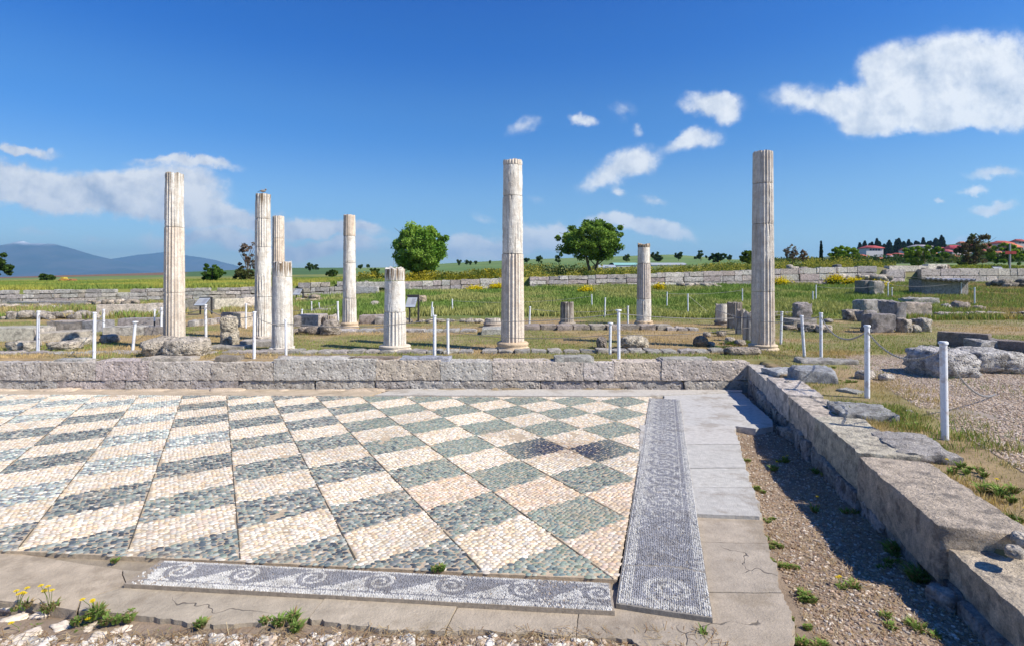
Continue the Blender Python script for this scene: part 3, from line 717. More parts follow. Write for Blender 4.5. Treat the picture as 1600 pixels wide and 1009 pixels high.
for k,(y0,y1,top,wd,c) in enumerate(segs):
    mb=MB(); yc=(y0+y1)/2; off=[0,-.03,-.01,-.03,-.05,.0,0][k]; x=WX(yc)+wd/2+off
    add_box(mb,(x,yc,top-.19),(wd/2,(y0-y1)/2*1.032,.19),aw-math.pi/2,.03,.010,.017,np.array(c)*np.array((1.36,1.28,1.16)),var=.04,ns=6)
    mb.build('stone_block',M['block'],rw)
yy=10.7; k=0
while yy>1.8:
    ln=.25+rng.random()*.35; mb=MB(); yc=yy-ln/2; g=zfloor(yc,-.15)
    add_box(mb,(WX(yc)+.17-rng.random()*.05,yc,(-.36+g)/2-.02),(.20,ln/2*1.03,(-.34-g)/2+.06),aw-math.pi/2,.04,.03,.025,(.40,.39,.37),var=.2,ns=5)
    mb.build('footing_stone',M['rock'],rw); yy-=ln+.015+rng.random()*.05
# fallen footing stones in the trench
for (u,v,s,l) in [(1228,690,.15,'squarish grey footing stone at the far foot of the side wall'),(1462,945,.08,'broken grey stone at the near foot of the side wall')]:
    p=FP(u,v,-.15); mb=MB(); add_rock(mb,(p[0]+.05,p[1],p[2]+s*.5),(s*.8,s*1.3,s*.9),.3,4,.2,.7,(.38,.37,.36)); tag(mb.build('fallen_stone',M['rock'],origin=p),l,'stone')

# ------------------------------------------------------------------ columns
def column(u,vb,vtop,wt,wb,label,drums,base=None,zoff=0,fl=20,Y=None,tilt=0,dark=0,cat='column',rough_base=0,name='fluted_column',basecol=(.55,.42,.28),zb=None,ph=0):
    if Y is None: X,Y,Z=hit(u,vb)
    else: X=(u-800)/F*Y; Z=EYE-(vb-V0)*Y/F
    st=math.sqrt(1+((u-800)/F)**2)
    ztop=EYE-(vtop-V0)*Y/F; r0=wb/2/F*Y/st; r1=wt/2/F*Y/st
    root=thing(name,(X,Y,Z),label,cat)
    bh=0
    if base:
        bw_,bhp=base; bh=bhp/F*Y; rb_=bw_/2/F*Y/st; mb=MB(); n=64; pr=[]
        prof=[(0,.96),(.05,1.0),(.25,1.03),(.42,1.0),(.5,.93),(.56,.91),(.66,.93),(.8,.97),(.92,.93),(1.0,.84)]
        an=np.arange(n)/n*2*np.pi; rows_=[]
        for t,k in prof:
            rr_=rb_*k*(1+(vn(np.c_[np.cos(an)*2,np.sin(an)*2,an*0+t*2],2,u)-.5)*(.03+rough_base)); rows_.append(np.c_[X+np.cos(an)*rr_,Y+np.sin(an)*rr_,np.full(n,Z-.03+t*(bh+.03))])
        V=np.concatenate(rows_); idx=np.arange(len(V)).reshape(len(prof),n); ix=np.roll(idx,-1,1)
        mb.add(V,np.stack([idx[:-1],ix[:-1],ix[1:],idx[1:]],-1).reshape(-1,4),basecol)
        mb.add([[X,Y,Z+bh]]+[[*q] for q in rows_[-1]],[[0,1+k,1+(k+1)%n] for k in range(n)],basecol)
        mb.build('base',M['column'],root)
    H=ztop-Z-bh; n=fl*8; an=np.arange(n)/n*2*np.pi+ph
    for di,(t0,t1,er,tint,*ex) in enumerate(drums):
        z0=Z+bh+H*t0; z1=Z+bh+H*t1; gap=.010 if di else 0; tint=tuple(np.array(tint)*(.93+.12*rng.random())); an=an+rng.random()*.1
        nz=max(3,int((z1-z0)/.045)); zs=np.linspace(z0+gap,z1,nz+1)
        fr=(an*fl/(2*np.pi))%1; flu=np.sin(np.pi*fr)**.75
        T,Zg=np.meshgrid(an,zs); tt_=(Zg-Z-bh)/H; Rb=r0+(r1-r0)*tt_
        P=np.stack([np.cos(T)*1.2,np.sin(T)*1.2,Zg],-1)
        nn_=fbm(P,1.6,4,u+di); n3_=fbm(P,7,3,u+di*2+9)
        m=sst(nn_*.75+n3_*.25,.78-er*.62,.88-er*.62)
        Rr=Rb*(1-.125*flu[None]*(1-m)-.055*m*(.55+.9*n3_)-.004*n3_)
        n4_=fbm(P,16,3,u+di*5); Rr=Rr-Rb*.05*m*np.abs(n4_-.5)*2
        edge=np.minimum((Zg-z0),(z1-Zg)); chip=sst(fbm(P,5,3,u+77),.5,.62)*np.clip(1-edge/.05,0,1); Rr=Rr*(1-.06*chip)
        top_last=(di==len(drums)-1)
        zz=Zg.copy()
        if top_last: zz[-1]-=(vn(P[-1],3,u)-.3)*.05*(1 if not ex else ex[0])
        V=np.stack([X+np.cos(T)*Rr+tilt*(Zg-Z),Y+np.sin(T)*Rr,zz],-1).reshape(-1,3)
        idx=np.arange(len(V)).reshape(nz+1,n); ix=np.roll(idx,-1,1)
        c=lerp(np.array(tint),np.array((.72,.68,.60)),m*.6)
        # lichen and dirt
        d=sst(fbm(P*np.array((1,1,.35)),3.2,4,u+31),.50,.66)*(.36+dark)
        if ex and len(ex)>1: d=d+ex[1]*sst(tt_,t1-.38/max(H,1)-.02,t1-.02)*sst(fbm(P*np.array((1.6,1.6,.25)),5,3,u+3),.42,.55)
        c=lerp(c,(.20,.145,.09) if dark<.3 else (.12,.10,.085),np.clip(d,0,1))
        mb=MB(); mb.add(V,np.stack([idx[:-1],ix[:-1],ix[1:],idx[1:]],-1).reshape(-1,4),c.reshape(-1,3))
        for row,sgn in ((0,-1),(-1,1)):
            rim=V.reshape(nz+1,n,3)[row]; cen=rim.mean(0); 
            f=[[0,1+k,1+(k+1)%n] for k in range(n)] if sgn>0 else [[0,1+(k+1)%n,1+k] for k in range(n)]
            mb.add(np.vstack([cen,rim]),f,np.array(tint)*.85)
        ob=mb.build('column_drum',M['column'],root)
    return root,X,Y,Z,ztop
CR=(.68,.595,.495); WH=(.72,.675,.60); PK=(.69,.58,.46); GY_=(.62,.57,.50)
column(272.5,545,271,30.5,37,'tall fluted column standing behind two grey boulders, furthest left',[(0,.32,.05,CR),(.32,.69,.12,CR),(.69,1,.5,WH,1,.5)],Y=13.0)
colb=column(411,530,303,25,29,'tall worn column with a bird on top, left of a shorter stub',[(0,.27,.45,WH),(.27,.62,.62,WH),(.62,.82,.4,WH),(.82,1,.45,WH,1,.9)],base=(34,6),rough_base=.25,basecol=(.45,.40,.34))
column(435,497,338,19,22,'slim clean fluted column rising behind the stained rough stub',[(0,.5,.1,CR),(.5,.78,.15,PK),(.78,1,.1,CR)],Y=20.5)
column(441.5,547,409,31,37,'thick eroded stub with brown stained top, in front of two tall columns',[(0,.25,.85,WH),(.25,.82,1.05,WH),(.82,1,1.0,WH,2.5,1.6)],base=(42,6),rough_base=.35,basecol=(.58,.54,.47))
column(546,513,336,19,23,'pale tall column with rough upper shaft, standing alone behind the grass',[(0,.22,.35,WH),(.22,.55,.75,WH),(.55,.8,.7,WH),(.8,1,.15,PK)],base=(30,10))
column(617,547,418,33,37,'man high fluted stub with a rough whitish middle and stained top, left of the central column',[(0,.42,.08,WH),(.42,.82,1.1,(.72,.70,.66)),(.82,1,.55,WH,2.5,1.7)],base=(52,9),basecol=(.60,.53,.43))
column(801,547,251,31,37,'tall column at the picture centre, clean fluting below and eroded drums above',[(0,.48,.03,CR),(.48,.80,.55,WH),(.80,.97,.9,WH),(.97,1,.2,CR)],base=(52,14))
column(886,510,472,21,22,'short stained fluted stump on a round base behind the central column',[(0,1,.35,(.40,.35,.29),1,.8)],base=(28,7),dark=.35,basecol=(.36,.31,.25),cat='column stump',name='column_stump')
column(1006,507,381,20,24,'middle height column with broken crown and worn patch, right of the leafy tree',[(0,.28,.55,WH),(.28,.74,.06,(.60,.53,.46)),(.74,.95,1.0,WH),(.95,1,.3,(.5,.4,.28),3,1.2)],base=(30,6),rough_base=.2)
column(1192,545,237,33,40,'tall shaded column of four drums at the right, beside the white posts',[(0,.27,.03,CR),(.27,.62,.35,GY_),(.62,.83,.35,GY_),(.83,1,.1,GY_)],base=(50,8),basecol=(.55,.45,.32))
# bird
bx,by,bz=colb[1],colb[2],colb[4]
mb=MB(); add_rock(mb,(bx,by,bz+.075),(.08,.035,.036),0,3,.03,0,(.22,.21,.2)); br_=thing('bird',(bx,by,bz),'small grey bird perched on the worn column top','bird')
v,f=ico(3); hd=v*.025+np.array((bx+.075,by,bz+.115)); mb.add(hd,f,(.2,.19,.18))
mb.add(np.array([[bx+.095,by-.006,bz+.115],[bx+.095,by+.006,bz+.115],[bx+.125,by,bz+.11],[bx+.095,by,bz+.122]]),[[0,1,2],[1,3,2],[3,0,2]],(.1,.09,.05))
mb.add(np.array([[bx-.06,by-.02,bz+.075],[bx-.06,by+.02,bz+.075],[bx-.15,by+.012,bz+.05],[bx-.15,by-.012,bz+.05],[bx-.06,by,bz+.095]]),[[0,1,2],[0,2,3],[4,3,2],[4,2,1],[4,0,3]],(.15,.14,.14))
mb.build('body',M['plain'],br_)
lm=MB()
for dx in (-.01,.02): add_box(lm,(bx+dx,by,bz+.02),(.003,.003,.03),0,.03,.001,0,(.2,.12,.08))
lm.build('legs',M['plain'],br_)
# dark stumps beside the right column
GD=(.30,.26,.215)
column(1127,508,475,19,20,'dark weathered stump with rubble at its foot, left end of the dark stump group',[(0,1,.75,GD,2)],base=(22,7),rough_base=.4,dark=.5,basecol=(.2,.17,.14),cat='column stump',name='column_stump')
column(1148,513,472,25,25,'tallest dark fluted stump of the group, with paler lit top',[(0,1,.3,GD,2)],dark=.45,cat='column stump',name='column_stump')
column(1157,522,484,18,18,'narrow dark broken stump leaning in the middle of the stump group',[(0,1,.7,(.24,.2,.17),3)],dark=.5,cat='column stump',name='column_stump',tilt=.03)
column(1171,533,487,21,23,'dark jagged stump touching the left side of the tall shaded column',[(0,1,.8,(.24,.21,.19),4)],dark=.5,cat='column stump',name='column_stump')
column(516,508,492,25,26,'low fluted stump fragment on rubble, left of the pale column',[(0,1,.2,(.42,.37,.31),3)],dark=.2,cat='column stump',name='column_stump')
column(770,511,497,25,26,'flat worn column base just left of the central column',[(0,1,.8,(.42,.37,.31),2)],base=(31,7),dark=.3,cat='column base',name='worn_pedestal',basecol=(.34,.29,.24))
# ------------------------------------------------------------------ posts and chains
def tube(mb,pts,r,col,n=6,cap=True):
    pts=np.asarray(pts,float); r=np.broadcast_to(r,(len(pts),)); d=np.gradient(pts,axis=0); d/=np.linalg.norm(d,axis=1,keepdims=True)+1e-12
    up=np.array([0,0,1.0]); 
    if abs(d[0]@up)>.9: up=np.array([1.0,0,0])
    s=np.cross(d,up); s/=np.linalg.norm(s,axis=1,keepdims=True)+1e-12; t=np.cross(s,d)
    an=np.arange(n)/n*2*np.pi
    V=(pts[:,None]+r[:,None,None]*(np.cos(an)[None,:,None]*s[:,None]+np.sin(an)[None,:,None]*t[:,None])).reshape(-1,3)
    idx=np.arange(len(V)).reshape(len(pts),n); ix=np.roll(idx,-1,1)
    mb.add(V,np.stack([idx[:-1],ix[:-1],ix[1:],idx[1:]],-1).reshape(-1,4),col)
    if cap:
        for row,sg in ((0,1),(-1,-1)):
            rim=V.reshape(len(pts),n,3)[row]; f=[[0,1+k,1+(k+1)%n][::sg] for k in range(n)]
            mb.add(np.vstack([pts[row],rim]),f,col)
PW=(.72,.74,.77)
POSTS={}
def post(key,u,vt,vb,label,lean=0,cap=1,rad=.031,ring=None,col=PW,low=None,ut=None):
    X,Y,Z=hit(u,vb,y0=4.0) if vb>570 else hit(u,vb)
    H=(vb-vt)/F*Y; root=thing('chain_post',(X,Y,Z),label,'post','white metal chain posts')
    dx=((ut-u)/F*Y) if ut is not None else (rng.random()-.5)*.05
    bot=np.array((X,Y,Z-.03)); top=np.array((X+dx,Y,Z+H))
    mb=MB(); 
    if low is None: tube(mb,[bot,bot*.5+top*.5,top],rad,col,14)
    else:
        mid=bot*(1-low)+top*low; tube(mb,[mid,mid*.5+top*.5,top],rad,col,14); lb=MB(); tube(lb,[bot,bot*.5+mid*.5,mid],rad*.97,(.05,.05,.05),14); lb.build('lower_pole',M['dark'],root)
    mb.build('pole',M['metal'],root)
    if cap:
        cb=MB(); r=rad*(1.28 if cap==1 else 1.9); tube(cb,[top-[0,0,.012],top+[0,0,.008],top+[0,0,.016]],[r,r,r*.8],(.66,.68,.70),14); cb.build('cap',M['metal'],root)
    if ring:
        rb=MB(); c=top+np.array((ring*(rad+.014),0,-.06)); an=np.linspace(0,2*np.pi,13)
        tube(rb,[c+np.array((math.cos(q)*.018,0,math.sin(q)*.018)) for q in an],.005,(.4,.4,.4),5,False); rb.build('chain_ring',M['dark'],root)
    POSTS[key]=(top,np.array((X,Y,Z)),H); return root
post('a',59,487,551,'white post among pale ruin walls at the far left edge of the lawn')
post('b',147,495,566,'white post standing just behind the chiselled back wall at the left')
post('c',162,484,523,'white post beside low grey troughs, behind and right of the far left pair')
post('d',207,503,549,'short white post leaning right with a wide cap, left of the two boulders',ut=211.5,cap=2)
post('e',241,484,522,'thin post white above and black below, left of the furthest left column',low=.55,rad=.022)
post('f',252,481,523,'white post touching the left side of the furthest left column')
post('g',322,477,540,'white post with a dark foot between the left column and the pitted stump',low=.14)
post('h',384,475,513,'small white post just left of the column with the bird')
post('i',397,494,566,'white post behind the back wall, in front of the column with the bird')
post('j',447,500,557,'slim white post in front of the eroded thick stub',ut=446.5,rad=.026)
post('k',471,484,508,'short white post right of the eroded thick stub, by a stone bench')
post('l',487,472,492,'white post behind the stone bench right of the thick stub',rad=.028)
post('m',499,474,485,'tiny far white post in the green grass behind the bench')
post('n',529,472,514,'bent white post touching the fluted stump fragment',ut=527.5)
post('o',679,494,558,'thick white post behind the grey slab on the back wall',rad=.036)
post('p',700,500,553,'slimmer white post just right of the thick one, near the middle')
post('q',674,473,495,'leaning white post in the grass behind the middle pair',ut=675.5)
post('r',677,481,496,'white post hidden partly behind the thick middle post')
post('s',707,468,488,'far white post in tall green grass left of the central column')
post('t',827,480,511,'white post just right of the central column')
post('u',925,461,482,'far white post in the green grass behind the stained stump')
post('v',945,466,496,'white post on the dry lawn left of the middle height column')
post('w',981,479,509,'white post close to the left of the middle height column')
post('x',953,505,553,'short white post with a wide cap beside two rough boulders',cap=2)
post('y',967,491,567,'tall white post with a disc cap behind the back wall, in front of the boulders',cap=2,rad=.033)
post('z',1042,457,480,'far white post at the edge of the tall grass, right of the middle height column')
post('A',1075,460,491,'white post with a guy wire on the dry lawn',)
post('B',1160,452,472,'far white post behind the dark stumps')
post('C',1220,488,538,'white post directly right of the tall shaded column')
post('D',1257,494,557,'leaning white post behind the block at the wall corner',ut=1252.5)
post('E',1283,490,560,'white post carrying the left end of the thick sagging chain',ring=1)
post('F',1355,510,622,'tall white post at the edge of the gravel path, second nearest',ring=1,rad=.034)
post('G',1476.5,537,688,'nearest and largest white post, standing in weeds beside the gravel path',ring=1,rad=.034)
post('H',1270,456,474,'short far white post behind the single upright dark block')
post('I',1275,446,472,'far white post in tall grass beyond the upright dark block')
post('J',1388,443,468,'thin far white post behind the ruined block heap')
post('K',1394,450,468,'shorter far white post with a dark knob behind the ruined block heap',col=(.6,.6,.6),cap=2)
post('L',1502,439,464,'far white post in front of the low shed')
post('N',1523,450,480,'white post right of the low shed among loose rocks')
P_=POSTS
def ctr(a,b,sag,n=26,za=.07,zb=.07):
    t=np.linspace(0,1,n)[:,None]; a=np.array(a)-[0,0,za]; b=np.array(b)-[0,0,zb]; p=a*(1-t)+b*t; p[:,2]-=(4*t*(1-t))[:,0]*sag; return p
def chain(name,pts,r,label,col=(.16,.15,.14),cat='chain'):
    mb=MB(); tube(mb,pts,r,col,5); o=mb.build(name,M['chain'],origin=tuple(pts[0])); tag(o,label,cat,'chains between the posts'); return o
def link_chain(pts,label):
    root=thing('chain',tuple(pts[0]),label,'chain','chains between the posts'); L=np.concatenate([[0],np.cumsum(np.linalg.norm(np.diff(pts,axis=0),axis=1))])
    n=int(L[-1]/.034); mb=MB()
    for k in range(n):
        s=(k+.5)*L[-1]/n; c=np.array([np.interp(s,L,pts[:,i]) for i in range(3)]); d=np.array([np.interp(s+.01,L,pts[:,i]) for i in range(3)])-c; d/=np.linalg.norm(d)+1e-9
        up=np.array((0,0,1.0)); sd=np.cross(d,up); sd/=np.linalg.norm(sd); w=sd if k%2 else np.cross(sd,d)
        an=np.linspace(0,2*np.pi,9); tube(mb,[c+d*math.cos(q)*.023+w*math.sin(q)*.011 for q in an],.0042,(.30,.29,.28),4,False)
    mb.build('links',M['chain'],root)
top=lambda k:P_[k][0]
link_chain(ctr(top('E'),top('F'),.26),'steel link chain sagging between the posts left of the gravel path')
link_chain(ctr(top('F'),top('G'),.22),'steel link chain sagging to the nearest large white post')
g2=top('G')+np.array((2.4,2.1,-.9)); link_chain(ctr(top('G')+np.array((0,0,-.02)),g2,.18),'steel link chain running from the nearest post behind to the right over the grey boulder')
link_chain(ctr(top('E'),top('E')+np.array((-1.2,2.6,0)),.2),'short steel chain leaving the post by the corner block to the back left')
for a,b,s,l in [('a','b',.16,'thin chain between the two posts furthest left'),('b','d',.12,'thin chain from the post behind the wall to the leaning short post'),('b','c',.1,'thin chain across the grey troughs'),
  ('d','f',.1,'thin chain from the leaning post to the left column'),('f','g',.12,'thin chain passing across the foot of the left column'),('g','i',.14,'thin chain passing the pitted stump'),
  ('i','j',.08,'thin chain across the foot of the column with the bird'),('j','o',.12,'thin chain across the plastered stump'),('o','y',.10,'long thin chain across the foot of the central column'),
  ('y','C',.10,'thin chain across the dark stumps to the tall shaded column'),('C','E',.06,'short thin chain right of the tall shaded column'),('t','w',.12,'thin chain behind the central column over the lawn'),
  ('s','u',.18,'thin pale chain through the far green grass'),('z','B',.1,'thin chain in front of the far green grass'),('I','J',.16,'thin far chain in front of the vegetated stump'),('L','N',.12,'thin far chain near the shed'),('J','L',.2,'thin far chain in front of the low shed'),('h','n',.2,'thin chain behind the stone bench')]:
    chain('chain',ctr(top(a),top(b),s),.008,l,(.22,.21,.20))
for a,b,l in [('p','x','thin lower chain left of the two rough boulders'),('x','C','thin lower chain right of the two rough boulders')]:
    chain('chain',ctr(top(a),top(b),.12,za=.25,zb=.25),.007,l)
chain('guy_wire',np.array([top('A')-[0,0,.05],P_['A'][1]+np.array((1.1,.3,0.01))]),.008,'pale guy wire slanting from a white post to the lawn',(.5,.45,.35),'wire')

# ------------------------------------------------------------------ loose stones near the back wall
block('stone_slab',220,298,558,566.5,.35,'flat slab lying on the back wall under the boulders',col=(.45,.40,.33),Y=10.95,cat='slab',mt='block')
block('stone_block',336,372,556,568,.3,'small brown stone on the back wall, left of the post',col=(.33,.28,.23),Y=10.95,amp=.04)
block('stone_slab',622,703,558.5,568,.4,'blue grey slab with a dark broken left end on the back wall',col=(.36,.38,.40),Y=10.95,amp=.025,cat='slab')
block('stone_slab',867,929,557,571,.45,'thick pale block with a dark base sitting on the back wall',col=(.44,.42,.37),Y=10.86,amp=.025,r=.045)
block('stone_slab',1036,1113,560,566.5,.4,'thin flat slab capping the right part of the back wall',col=(.43,.40,.36),Y=10.88,cat='slab',amp=.008)
block('stone_slab',82,132,561,567,.35,'thin pale slab on the back wall near the left edge',col=(.46,.44,.40),Y=10.95,cat='slab')
block('stone_slab',430,540,557,565,.3,'long rough earth coloured cap stone on the back wall',col=(.42,.36,.30),Y=11.3,amp=.03,cat='slab')
block('stone_slab',540,620,557.5,567,.3,'brown crumbly cap stone left of the blue grey slab',col=(.36,.29,.23),Y=11.0,amp=.04,cat='slab')
boulder('boulder',208,262,529,558,.9,'left one of two large pitted boulders before the left column',col=(.50,.46,.40),amp=.2,box=.45)
boulder('boulder',242,309,530,560,.85,'right one of two large pitted boulders before the left column',col=(.52,.48,.42),amp=.2,box=.5)
boulder('eroded_stump',338,366,495,540,.45,'pitted pale stump of two rock lumps, one on the other',cat='column stump',col=(.50,.46,.38),amp=.16,box=.35,parts=[(0,.22,.50,.36),(-.04,.70,.46,.36)])
boulder('boulder',934,951,527,546,.4,'small dark upright rock beside the tall post with disc cap',col=(.30,.27,.24),box=.5)
boulder('boulder',973,1019,526,547,.6,'pale pitted rounded rock right of the tall post with disc cap',col=(.50,.46,.38),box=.2)
boulder('boulder',1089,1111,526,542,.45,'brown round rock in the grass left of the dark stumps',col=(.30,.25,.19),box=.15)
boulder('boulder',0,46,533,549,.5,'pale squarish boulder at the left edge of the picture',col=(.50,.47,.41),box=.6)
boulder('boulder',62,113,534,548,.5,'long low pale boulder right of the far left post',col=(.48,.44,.38),box=.5)
boulder('boulder',104,134,528,540,.5,'white rounded boulder behind the long low one',col=(.56,.53,.47),box=.4)
boulder('boulder',148,173,523,537,.5,'grey rounded boulder right of the post behind the back wall',col=(.44,.40,.36),box=.3)
boulder('log_stone',1134,1196,543,555,.35,'long rounded log shaped grey stone in front of the tall shaded column',cat='stone',col=(.36,.32,.28),amp=.1,box=.5)
block('stone_slab',322,380,541,547,.5,'thin broken slab in the grass below the pitted stump',col=(.45,.40,.34),amp=.03,cat='slab')
block('stone_slab',372,425,533,542,.6,'pale flat plinth stone under the column with the bird',col=(.50,.46,.40),amp=.02,cat='slab')
# stylobate line of long low stones behind the back wall
def curb(name,u0,u1,v,lab,h=.07,col=(.44,.40,.35),dep=.4,n=8,amp=.025,v2=None):
    mb=MB(); us_=np.linspace(u0,u1,n+1); o=None
    for k in range(n):
        a,b=us_[k],us_[k+1]; vv=v+((v2 or v)-v)*(k+.5)/n; X,Y,Z=hit((a+b)/2,vv); w=(b-a)/F*Y; 
        if o is None:o=(X,Y,Z)
        add_box(mb,(X,Y+dep/2+(rng.random()-.5)*.08,Z+h/2-.04),(w/2-.004-rng.random()*.02,dep/2,h/2+.04+(rng.random()-.5)*.02),(rng.random()-.5)*.06,.07,.03,amp,col,var=.15)
    return tag(mb.build(name,M['block'],origin=o),lab,'stone kerb')
curb('stone_kerb',345,740,552.5,'long low kerb of worn stones behind the back wall, left part',n=16,h=.06)
curb('stone_kerb',752,1190,552,'long low kerb of worn stones behind the back wall, right part',n=17,h=.07)
curb('stone_kerb',-60,330,553,'low stones half sunk in the lawn at the far left',n=9,h=.03)
curb('stone_kerb',818,1052,516,'second line of flat kerb stones carrying the stained stump and the middle height column',n=9,h=.16,dep=.7,col=(.40,.34,.28))
curb('stone_kerb',500,745,519,'second line of flat stones under the pale column',n=9,h=.08,dep=.6,col=(.43,.40,.36))
curb('stone_kerb',1043,1093,517,'pale broken flat stones on the lawn before the dark stumps',n=3,h=.1,dep=.5,col=(.50,.46,.40),amp=.04)
block('stone_slab',752,786,514,523,.9,'flat pale slab with an earthy front edge left of the central column',col=(.46,.42,.37),cat='slab',amp=.015)
rubble('rubble_wall',636,772,497,505,.5,'low rubble line of whitish stones across the lawn, left of the central column',.28,col=(.48,.44,.38))
block('stone_block',561,600,493,506,.6,'squared pinkish block behind the plastered stump',col=(.45,.37,.31),amp=.03)
block('stone_block',586,620,496,507,.6,'long low grey block behind the plastered stump, right one',col=(.38,.35,.31),amp=.03)
block('stone_bench',458,494,493,511,1.2,'squared grey stone bench with a yellow stained right end',cat='stone bench',col=(.45,.40,.35),amp=.015)
block('stone_slab',487,516,483,489,1.5,'round topped pale slab behind the bench',col=(.50,.45,.38),amp=.02,cat='slab')
boulder('boulder',495,528,500,524,.6,'rubble mound under the fluted fragment, right of the thick stub',col=(.42,.38,.34),box=.3,amp=.3)
rubble('rubble_wall',457,506,508,523,.5,'short heap of dark edged blocks right of the thick stub',.42,col=(.42,.37,.33))
boulder('boulder',576,590,471,483,.8,'single grey boulder in the tall green grass',col=(.45,.42,.38),box=.4)
boulder('boulder',652,664,462,476,.9,'brown block behind the info board at the middle',col=(.42,.35,.27),box=.7)
for (u0,u1,vt,vb,l) in [(1102,1113,519,527,'small stone at the foot of the left dark stump'),(1122,1138,517,526,'flat stone between the dark stumps'),(1137,1152,527,538,'grey stone in the weeds before the dark stumps'),(1152,1168,531,540,'pale flat stone at the foot of the jagged dark stump'),(1108,1120,534,541,'low stone left in the weeds by the tall shaded column')]:
    boulder('stone',u0,u1,vt,vb,.3,l,'stone',col=(.42,.38,.33),box=.5,sub=3)
# upright block and slabs right of the tall column
block('upright_block',1247,1269,474,502,.5,'single upright dark block with a pale broken right edge',col=(.30,.275,.25),amp=.07,r=.07)
block('stone_slab',1240,1278,499,508,.8,'base slab under the single upright dark block',col=(.40,.36,.31),cat='slab',amp=.03)
boulder('boulder',1228,1252,508,516,.4,'low dark stone left under the upright block',col=(.34,.30,.26),box=.6)
boulder('boulder',1256,1285,505,519,.6,'grey rock with a dark face under the upright block',col=(.42,.38,.34),box=.5)
boulder('boulder',1279,1307,508,520,.5,'pale rounded rock right of the rock under the upright block',col=(.45,.41,.36),box=.5)
boulder('boulder',1292,1305,498,505,.4,'small grey rock alone on the lawn right of the upright block',col=(.40,.37,.34),box=.3)
curb('stone_kerb',1210,1248,497,'long grey kerb behind the tall shaded column',n=2,h=.25,dep=.4,col=(.40,.36,.32))
# ruined block heap
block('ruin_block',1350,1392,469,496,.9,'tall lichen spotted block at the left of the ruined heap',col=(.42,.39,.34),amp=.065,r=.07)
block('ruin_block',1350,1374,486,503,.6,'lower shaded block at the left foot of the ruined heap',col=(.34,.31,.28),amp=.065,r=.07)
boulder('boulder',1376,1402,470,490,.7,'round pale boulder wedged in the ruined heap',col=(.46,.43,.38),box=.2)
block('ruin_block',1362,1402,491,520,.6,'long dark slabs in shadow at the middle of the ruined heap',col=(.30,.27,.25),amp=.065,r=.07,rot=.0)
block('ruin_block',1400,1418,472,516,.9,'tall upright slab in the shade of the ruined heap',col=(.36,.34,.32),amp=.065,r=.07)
block('ruin_block',1412,1457,474,497,.9,'large rough block topped with dry grass, right part of the ruined heap',col=(.42,.36,.29),amp=.065,r=.07)
boulder('boulder',1413,1429,497,520,.5,'pale rough support stone under the big rough block, left one',col=(.50,.46,.41),box=.6)
boulder('boulder',1443,1461,497,519,.5,'pale tapering support stone under the big rough block, right one',col=(.50,.47,.42),box=.5)
boulder('boulder',1428,1444,508,520,.4,'small pale stone filling the gap under the big rough block',col=(.50,.47,.41),box=.3)
boulder('boulder',1430,1442,498,506,.4,'small stone lodged high in the gap under the big rough block',col=(.46,.42,.36),box=.5,sub=3)
boulder('boulder',1325,1350,484,501,.6,'low broken stone trailing left from the ruined heap',col=(.42,.38,.33),box=.5)
block('ruin_block',1425,1469,466,481,1.0,'long dark sided block behind the ruined heap',col=(.38,.34,.30),amp=.065,r=.07)
boulder('boulder',1478,1490,475,486,.5,'small round grey rock in the row behind the dry lawn',col=(.42,.40,.37),box=.3)
boulder('boulder',1497,1523,471,486,.7,'dark pointed rock in the row behind the dry lawn',col=(.33,.29,.26),box=.3)
boulder('boulder',1526,1547,478,487,.6,'flat brown rock right of the dark pointed one',col=(.38,.33,.28),box=.3)
rubble('rubble_wall',1472,1640,487,496,.5,'straight low line of grey stones across the dry lawn at the right',.32,col=(.42,.38,.34))
# dark retaining wall of the sunken area at the right
def wall_px(name,pts,label,hts,wid,dep,cols,**k):
    q=[]
    for (u,vt,vb) in pts:
        X,Y,Z=hit(u,vb,y0=5); q.append((X,Y,Z-.05,(vb-vt)/F*Y+.05))
    return ashlar_line(name,q,label,hts,wid,dep,cols,**k)
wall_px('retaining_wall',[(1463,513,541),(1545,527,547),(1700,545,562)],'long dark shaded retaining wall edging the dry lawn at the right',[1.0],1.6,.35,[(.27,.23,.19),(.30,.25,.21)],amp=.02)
boulder('boulder',1466,1552,548,592,1.1,'huge grey blue boulder behind the nearest post',col=(.46,.46,.47),amp=.22,box=.55)
boulder('boulder',1528,1625,549,586,1.0,'huge grey boulder cut by the right edge of the picture',col=(.45,.45,.45),amp=.22,box=.6)
block('stone_slab',1533,1579,531,549,.5,'grey slab leaning on top of the huge boulders',col=(.42,.40,.38),amp=.05,r=.08,cat='slab')
# stones along the side wall
def gpt(u,v,z=0): Y=F*(EYE-z)/(v-V0); return np.array(((u-800)/F*Y,Y,z))
def near_block(name,u,v,h,rot,label,col,cat='stone block',amp=.03,r=.04,dz=0,mt='block'):
    p=gpt(u,v,0); mb=MB(); add_box(mb,(p[0],p[1],dz+h[2]-.05),h,rot,.035,r,amp,col,ns=5); return tag(mb.build(name,M[mt],origin=tuple(p)),label,cat)
near_block('stone_block',1268,594,(.30,.30,.13),-.2,'squarish bluish block behind the inner corner of the walls',(.42,.42,.42))
near_block('stone_slab',1222,581,(.26,.25,.05),.1,'thin bluish slab at the corner where the two walls meet',(.47,.47,.46),'slab')
near_block('stone_slab',1290,566,(.55,.2,.06),-.1,'long low pale stone behind the corner block',(.45,.41,.36),'slab')
near_block('stone_slab',1345,648,(.30,.34,.07),-.3,'flat grey slab leaning against the middle of the side wall',(.44,.42,.38),'slab')
near_block('stone_slab',1424,702,(.24,.36,.06),-.25,'flat rough slab lying right of the side wall',(.43,.40,.36),'slab',amp=.04)
